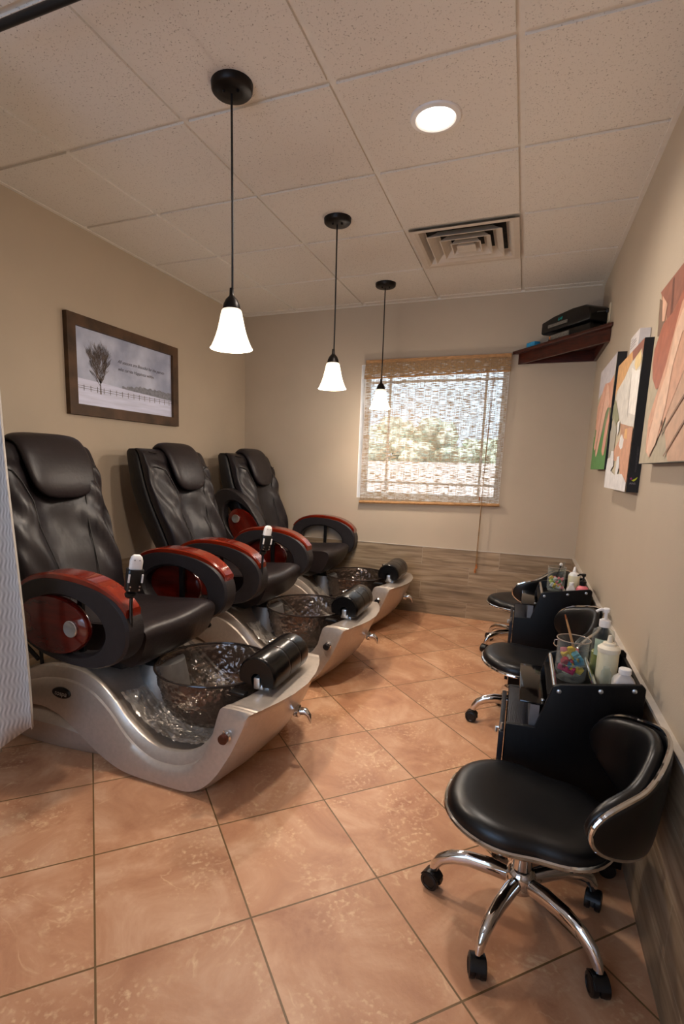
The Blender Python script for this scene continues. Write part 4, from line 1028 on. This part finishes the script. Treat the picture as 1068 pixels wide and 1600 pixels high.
# ------------------------------------------------------------------ stools
def stool():
    t = thing('rolling_stool', '', 'stool')
    # seat outline: rounded saddle (front = -x)
    def outline(sc=1.0, n=64):
        pts = []
        for k in range(n):
            a = 2*pi*k/n; c, s = cos(a), sin(a)
            e = 2.5; r = (abs(c/.208)**e + abs(s/.190)**e)**(-1/e)
            r *= 1 - .045*math.exp(-((abs(s)-1)/.12)**2) if False else 1
            r *= 1 - .10*math.exp(-((a-pi*.42)/.35)**2) - .10*math.exp(-((a-pi*1.58)/.35)**2)
            pts.append((r*sc*c, r*sc*s))
        return pts
    def dz(x, y): return .020*(y/.2)**2*0 - .012*math.exp(-((x-.02)/.09)**2)*(1-(y/.3)**2) - .014*sm(.0, .2, x)+.010*sm(.05, -.15, x)*0
    rings = []
    for sc, z in ((.80,.316),(.93,.318),(.985,.326),(1.0,.337),(.995,.350),(.965,.364),(.90,.374),(.78,.379),(.6,.380),(.4,.378),(.2,.376)):
        rings.append([(x, y, z + (dz(x, y) if z > .33 else 0) + (.012*cos(3.2*x/.2)*0)) for x, y in outline(sc)])
    MB().loft(rings).build('seat', STOOLV, t, angle=60)
    MB().tube([(x, y, .331+.008*cos(2*math.atan2(y, x))) for x, y in outline(1.005)], .0075, 8, closed=True, flat=1.0).build('seat_trim', CHROME, t)
    MB().lathe([(.11,.292),(.14,.300),(.16,.316)], n=32).build('seat_pan', BLACKPL, t)
    # curved backrest
    R0 = .273
    TH = radians(59)
    def zt(th): f = abs(th)/TH; return .624 - (.050 if th < 0 else .018)*sm(.12, .62, f) - .012*f
    def zb(th): f = abs(th)/TH; return .372 + .026*sm(.1, .85, f)
    def sectb(th, d0, d1, tk=12):
        f = min(.9999, abs(th)/TH); zc = (zt(th)+zb(th))/2; h = (zt(th)-zb(th))/2*(1-f**3.6)**.5 if f > .0 else (zt(th)-zb(th))/2
        h = max(h, .004); ring = []
        for k in range(20):
            a = 2*pi*k/20; c, s = cos(a), sin(a)
            z = zc + h*math.copysign(abs(s)**.75, s); dm = (d0+d1)/2+(d1-d0)/2*math.copysign(abs(c)**.75, c)*min(1, (1-f**6)+.25)
            lean = .06*(z-.48)
            ring.append(((R0+dm+lean)*cos(th), (R0+dm+lean)*sin(th), z))
        return ring
    ths = [TH*sin(pi/2*(-1+2*k/56)) for k in range(57)]
    back = thing  # noqa
    MB().loft([sectb(th, -.042, .006) for th in ths]).build('backrest', STOOLV, t, angle=70)
    sh_ = MB().loft([sectb(th, .000, .019) for th in ths]).build('back_shell', STOOLV, t, angle=70)
    loop = []
    def edge(th, sgn):
        f = min(.9999, abs(th)/TH); zc = (zt(th)+zb(th))/2; h = (zt(th)-zb(th))/2*(1-f**3.6)**.5; z = zc+sgn*(h+.002)
        lean = .06*(z-.48); r = R0+.006+lean
        return (r*cos(th), r*sin(th), z)
    loop = [edge(th, 1) for th in ths] + [edge(th, -1) for th in ths[::-1][1:-1]]
    MB().tube(loop, .0062, 8, closed=True).build('back_trim', CHROME, sh_)
    b = MB(); b.tube([(.10,0,.295),(.22,0,.290),(.262,0,.31),(.272,0,.36),(.274,0,.42)], [.012]*5, 10, flat=.6); b.build('back_stem', BLACKPL, t)
    # column, hub, legs, casters
    MB().lathe([(.014,.15),(.014,.30)], n=20).build('gas_column', CHROME, t)
    MB().lathe([(.036,.100),(.040,.110),(.040,.145),(.034,.158),(.026,.165),(.026,.20),(.020,.205)], n=28).build('hub', CHROME, t)
    for k in range(5):
        a = radians(183+72*k); c, s = cos(a), sin(a)
        P = lambda r, z: (r*c, r*s, z)
        MB().tube([P(.030,.128), P(.08,.134), P(.14,.133), P(.185,.122), P(.215,.104), P(.232,.080), P(.236,.062)], [.022,.025,.023,.021,.018,.015,.013], 14, flat=.75, up=(-s*1, c*1, 0.0)).build('leg', CHROME, t)
        ca = a + random.uniform(-.8, .8); M4 = Matrix.Rotation(ca, 4, 'Z')
        b = MB()
        for sd in (-1, 1):
            b.lathe([(.018, .004*sd), (.026, .006*sd), (.0275, .012*sd), (.0265, .020*sd), (.019, .022*sd), (.017, .0195*sd)], (0, 0, 0), 22, 'y')
        hood = [(cos(q)*.030, sin(q)*.030) for q in [radians(d) for d in range(-10, 200, 15)]]
        b.prism(hood, -.005, .005, 1); b.prism([(cos(q)*.0305, sin(q)*.0305) for q in [radians(d) for d in range(20, 170, 15)]], -.018, .018, 1)
        b.xf(M4); b.shift((.240*c, .240*s, .0278)); b.build('caster', BLACKPL, t)
    return t
s1 = stool(); s2 = copy_tree(s1); s3 = copy_tree(s1)
relabel(s1, 'nearest black vinyl rolling stool with chrome trim and five-spoke chrome base', (.212, -.493, 0), radians(-7))
relabel(s2, 'middle black rolling stool standing between the two trolleys', (.222, .70, 0), radians(6))
relabel(s3, 'farthest black rolling stool by the back wall, its backrest turned to the room', (.175, 1.86, 0), radians(-42))
for o in (s1, s2, s3): o['group'] = 'rolling stools along the right wall'

# ------------------------------------------------------------------ things on the trolley trays
ZT = .5722
def beaker(label, loc, stem=False):
    t = thing('glass_beaker', label, 'jar', loc)
    if stem: prof = [(.034,0),(.036,.004),(.012,.008),(.014,.014),(.040,.024),(.044,.04),(.046,.15),(.0465,.155)]
    else: prof = [(.030,.0),(.042,.001),(.046,.006),(.047,.05),(.048,.128),(.051,.136)]
    pin = [(max(r-.003, .001), z+(.004 if z < .1 else 0)) for r, z in prof[-1:(2 if not stem else 3):-1]]
    pin.append((.02, pin[-1][1]))
    MB().lathe(prof+pin, n=40).build('glass_wall', CLEAR, t)
    rimz = prof[-1][1]
    MB().tube([(prof[-1][0]*.98*cos(2*pi*k/40), prof[-1][0]*.98*sin(2*pi*k/40), rimz) for k in range(40)], .0016, 6, closed=True).build('glass_rim', mat('glass_rim', '#a89a8c', rough=.15, var=.02, metal=.3), t)
    return t
bk1 = beaker('clear glass beaker full of coloured foam on the near trolley tray', (.322, -.070, ZT))
MB().tube([(-.046,-.004,.128),(-.056,-.004,.126),(-.058,-.004,.112),(-.050,-.004,.104),(-.047,-.004,.108)], .002, 6).build('glass_handle', CHROME, bk1)
bk2 = beaker('clear glass jar with foam pieces on the farther trolley tray', (.337, 1.20, ZT), True)
cols = {'red': '#b8303c', 'magenta': '#b01e50', 'blue': '#2b7fa0', 'yellow': '#e3bb3a', 'cyan': '#7fc0d0', 'pink': '#e07f86', 'cream': '#e6ddb8', 'green': '#3f8f45', 'white': '#e2e0dc', 'lime': '#c2cf5c'}
FO = {k: mat('foam_'+k, v, rough=.9, var=.05, scale=60, bump=.3, bscale=300) for k, v in cols.items()}
def comb(): # toe separator outline: spine with three fingers
    return [(-.026,-.010),(.026,-.010),(.026,.012),(.018,.012),(.016,.0),(.008,.0),(.007,.012),(-.002,.012),(-.003,0),(-.011,0),(-.012,.012),(-.020,.012),(-.026,.008)]
def sep(col, where, loc, rot, group):
    b = MB().prism(comb(), -.008, .008, 1)
    o = b.build('toe_separator', FO[col], bevel=.0015); o.location = loc; o.rotation_euler = rot
    tag(o, where, 'toe separator', group)
lay1 = [('cream',(.005,.010,.012),(1.45,.1,.3),'lowest cream'), ('yellow',(.014,-.010,.030),(.2,.5,.3),'lower yellow'), ('magenta',(-.018,-.016,.026),(.3,.2,-.4),'magenta'), ('red',(-.010,-.014,.048),(.5,.4,.5),'large red'),
        ('blue',(.014,-.013,.046),(.3,-.4,.2),'dark blue'), ('cream',(-.010,.016,.058),(.9,.2,1.2),'upper cream'), ('yellow',(-.020,.004,.060),(.2,.9,.8),'yellow, left-hand'), ('cyan',(.020,.008,.064),(.6,.7,1.0),'pale cyan'),
        ('yellow',(.002,-.002,.074),(.4,1.2,.1),'topmost yellow'), ('pink',(-.012,.014,.082),(1.2,.1,.4),'pink')]
for c, p_, r_, nm_ in lay1:
    sep(c, nm_ + ' foam toe separator in the beaker on the near trolley', (.322+p_[0]*.75, -.070+p_[1]*.75, ZT+.010+p_[2]), r_, 'foam toe separators in the near beaker')
lay2 = [('white',(-.003,-.018,.050),(.2,.3,.1),'white holed'), ('lime',(-.022,-.006,.058),(.3,1.0,.4),'pale lime'), ('pink',(.020,-.010,.056),(.3,.8,-.3),'dusky pink'), ('yellow',(-.020,.0,.078),(.4,.8,.2),'yellow'),
        ('green',(-.004,-.004,.074),(.3,.05,.1),'green'), ('white',(.010,.0,.074),(.5,.6,.5),'upper white'), ('pink',(.014,.012,.086),(.9,.1,.1),'rose pink'), ('yellow',(.012,-.014,.046),(.5,.3,.4),'small lower yellow')]
for c, p_, r_, nm_ in lay2:
    sep(c, nm_ + ' foam toe separator in the jar on the farther trolley', (.337+p_[0]*.7, 1.20+p_[1]*.7, ZT+p_[2]+.002), r_, 'foam toe separators in the farther jar')
t = thing('paint_brush', 'slim wooden brush leaning in the beaker on the near trolley', 'brush', (.322, -.070, ZT))
a0, a1 = Vector((.024, .0, .040)), Vector((-.034, -.006, .215)); dr_ = (a1-a0)
MB().tube([a0+dr_*f for f in (.22, .4, .7, .92)], [.0035, .0042, .0036, .0026], 10).build('handle', mat('brush_handle', '#b98c5c', rough=.3, var=.05), t)
MB().tube([a0, a0+dr_*.23], [.0045, .0045], 10).build('ferrule', mat('brush_white', '#d8d2c8', rough=.4, var=.02), t)
MB().tube([a0+dr_*.92, a0+dr_*1.0], [.0032, .0020], 10).build('tip', mat('brush_tip', '#8a4a22', rough=.4, var=.05), t)
t = thing('cuticle_tool', 'black tool with a pearl end standing in the farther jar', 'nail tool', (.337, 1.20, ZT))
MB().tube([(-.002,.01,.09), (.012,.008,.140), (.018,.006,.165)], .0035, 8).build('shaft', BLACKPL, t)
MB().ball((.018, .006, .170), .009, 10).build('end_bead', WHITEPL, t)
t = thing('plastic_wand', 'clear plastic wand leaning in the farther jar', 'nail tool', (.337, 1.20, ZT))
MB().tube([(.010,.012,.085), (.028,.008,.150), (.034,.006,.185)], .003, 8).build('shaft', CLEAR, t)

GEL = mat('green_gel', '#8a8a3c', rough=.2, var=.05); CREAM = mat('cream_plastic', '#d9cfae', rough=.4, var=.02); PINKG = mat('pink_soap', '#d9707a', rough=.25, var=.04); FROST = mat('frosted_white', '#b9b3ae', rough=.35, var=.02)
def lathe_part(name, prof, m, t, c=(0, 0, 0), n=32): return MB().lathe(prof, c, n).build(name, m, t)
def rbox(name, levels, m, t):
    rings = []
    for z, hx_, hy_ in levels:
        rings.append([(hx_*math.copysign(abs(cos(a))**.35, cos(a)), hy_*math.copysign(abs(sin(a))**.35, sin(a)), z) for a in [2*pi*k/32 for k in range(32)]])
    return MB().loft(rings).build(name, m, t, angle=45)
def pump(t, z, m, dirx=-1):
    lathe_part('pump_collar', [(.016,z),(.017,z+.003),(.017,z+.022),(.010,z+.026)], m, t)
    b = MB(); b.lathe([(.005,z+.026),(.005,z+.050)], n=12); b.lathe([(.009,z+.048),(.011,z+.052),(.011,z+.060),(.008,z+.063)], n=16)
    b.tube([(0,0,z+.057),(dirx*.018,-.004,z+.057),(dirx*.030,-.006,z+.050)], [.006,.005,.004], 8); b.build('pump_head', m, t)
# near trolley
t = thing('pump_bottle', 'tall clear pump bottle of green gel at the back of the near trolley tray', 'bottle', (.412, -.020, ZT))
lathe_part('bottle_body', [(.030,0),(.033,.004),(.033,.150),(.030,.163),(.018,.172),(.016,.176)], CLEAR, t)
lathe_part('gel', [(.028,.003),(.030,.006),(.030,.090),(.028,.092)], GEL, t)
b = MB(); b.loft([[(.0335*cos(a), .0335*sin(a), z) for a in [radians(-140+8*k) for k in range(12)]] for z in (.085, .140)], False, False, closed=False); b.build('bottle_label', mat('pale_green_label', '#a9b8a0', rough=.5, var=.04), t)
pump(t, .176, WHITEPL)
t = thing('squeeze_bottle', 'cream plastic squeeze bottle between the pump bottle and the white flask', 'bottle', (.418, -.108, ZT))
lathe_part('bottle_body', [(.027,0),(.030,.004),(.030,.118),(.029,.122)], CREAM, t)
lathe_part('cap', [(.031,.120),(.032,.124),(.032,.134),(.026,.140),(.020,.143),(.018,.150),(.008,.152),(.006,.170),(.005,.174)], mat('cream_cap', '#ddd3bd', rough=.4, var=.02), t)
t = thing('plastic_flask', 'short square frosted white flask nearest the edge of the near trolley', 'bottle', (.452, -.198, ZT))
rbox('bottle_body', [(0,.027,.024),(.003,.030,.027),(.060,.030,.027),(.072,.026,.023),(.086,.014,.013),(.090,.013,.012)], FROST, t)
lathe_part('cap', [(.0165,.088),(.017,.090),(.017,.102),(.015,.104)], WHITEPL, t)
t = thing('clear_bottle', 'small clear bottle tucked behind the square white flask', 'bottle', (.406, -.185, ZT))
lathe_part('bottle_body', [(.012,0),(.014,.003),(.014,.080),(.009,.088),(.009,.095)], CLEAR, t, n=20)
# farther trolley
t = thing('squeeze_bottle', 'cream squeeze bottle at the back of the farther trolley tray', 'bottle', (.428, 1.25, ZT))
lathe_part('bottle_body', [(.026,0),(.029,.004),(.029,.105),(.027,.108)], CREAM, t)
lathe_part('cap', [(.028,.107),(.026,.112),(.020,.122),(.010,.126),(.006,.150),(.004,.156)], WHITEPL, t)
t = thing('pump_bottle', 'pink soap bottle with black pump on the farther trolley', 'bottle', (.462, 1.13, ZT))
lathe_part('bottle_body', [(.028,0),(.031,.005),(.031,.055),(.026,.070),(.014,.078),(.013,.082)], PINKG, t); pump(t, .080, BLACKPL, -1)
t = thing('plastic_flask', 'small translucent white flask left of the pink pump bottle', 'bottle', (.408, 1.12, ZT))
rbox('bottle_body', [(0,.020,.020),(.003,.022,.022),(.056,.022,.022),(.066,.016,.016),(.078,.010,.010)], FROST, t)
lathe_part('cap', [(.0115,.077),(.012,.079),(.012,.090),(.010,.092)], WHITEPL, t)

# ------------------------------------------------------------------ curtain and its rod
def curtain_mat():
    m = bpy.data.materials.new('grey_curtain'); m.use_nodes = True; nt = m.node_tree; p = nt.nodes['Principled BSDF']; L = nt.links.new
    tc = N(nt, 'ShaderNodeTexCoord'); sx = N(nt, 'ShaderNodeSeparateXYZ'); L(tc.outputs['UV'], sx.inputs[0])
    def mth(op, a, b=None, c=None):
        n = N(nt, 'ShaderNodeMath', operation=op)
        for i, q in enumerate((a, b, c)):
            if q is None: continue
            if isinstance(q, (int, float)): n.inputs[i].default_value = q
            else: L(q, n.inputs[i])
        return n.outputs[0]
    row = mth('FLOOR', mth('MULTIPLY', sx.outputs[1], 1/.060)); fr_ = mth('FRACT', mth('MULTIPLY', sx.outputs[1], 1/.060))
    wave = mth('MULTIPLY', mth('SINE', mth('MULTIPLY', fr_, 6.283)), .004)
    u = mth('ADD', mth('ADD', sx.outputs[0], wave), mth('MULTIPLY', row, .0055))
    st = mth('SINE', mth('MULTIPLY', u, 6.283/.017)); en = mth('MULTIPLY', mth('SINE', mth('MULTIPLY', fr_, 3.1416)), 1.0)
    v = mth('MULTIPLY_ADD', mth('MULTIPLY', st, en), .5, .5)
    mx = N(nt, 'ShaderNodeMix', data_type='RGBA'); mx.inputs[6].default_value = lin('#95908b'); mx.inputs[7].default_value = lin('#c6c1bb'); L(v, mx.inputs[0]); L(mx.outputs[2], p.inputs['Base Color'])
    p.inputs['Roughness'].default_value = .75
    return m
def curtain():
    n, m = 70, 30; x_l = -2.20; vs = []; uv = []
    for j in range(m+1):
        h = j/m
        for i in range(n+1):
            g = i/n
            xr = -1.458 - .06*sm(0, .5, h) + .012*sin(h*5)
            zb_ = .262 - .23*(1-g)**.7*sm(0, 1, 1-g) if True else 0
            zb_ = .12 + .145*sm(.72, 1.0, g)
            x = x_l + (xr-x_l)*g; z = zb_ + (2.46-zb_)*h
            amp = .035*(1-.25*h)
            y = -.66 + amp*sin(g*pi*9+.4) - .012*sin(g*31)
            if g > .93: y += .02*(g-.93)/.07
            vs.append((x, y, z)); uv.append((g*1.5, z))
    fs = [(j*(n+1)+i, j*(n+1)+i+1, (j+1)*(n+1)+i+1, (j+1)*(n+1)+i) for j in range(m) for i in range(n)]
    me = bpy.data.meshes.new('curtain'); me.from_pydata(vs, [], fs); l = me.uv_layers.new(name='UVMap')
    for lp in me.loops: l.data[lp.index].uv = uv[lp.vertex_index]
    me.materials.append(curtain_mat()); me.polygons.foreach_set('use_smooth', [True]*len(me.polygons))
    o = bpy.data.objects.new('curtain', me); C.objects.link(o)
    md = o.modifiers.new('thick', 'SOLIDIFY'); md.thickness = .002
    return tag(o, 'grey curtain with a woven wave pattern at the left edge, beside the nearest chair', 'curtain')
curtain()
t = thing('curtain_track', 'black curtain track across the ceiling at the top left', 'curtain track', (0, -.655, 0))
MB().tube([(XL+.001, 0, 2.478), (XR-.001, 0, 2.478)], .0125, 12).build('rod', BLACKPL, t)
for x in (-2.25, -.3, .45):
    MB().box((x-.012, -.012, 2.478), (x+.012, .012, H-.0005)).build('ceiling_bracket', BLACKPL, t, smooth=False)
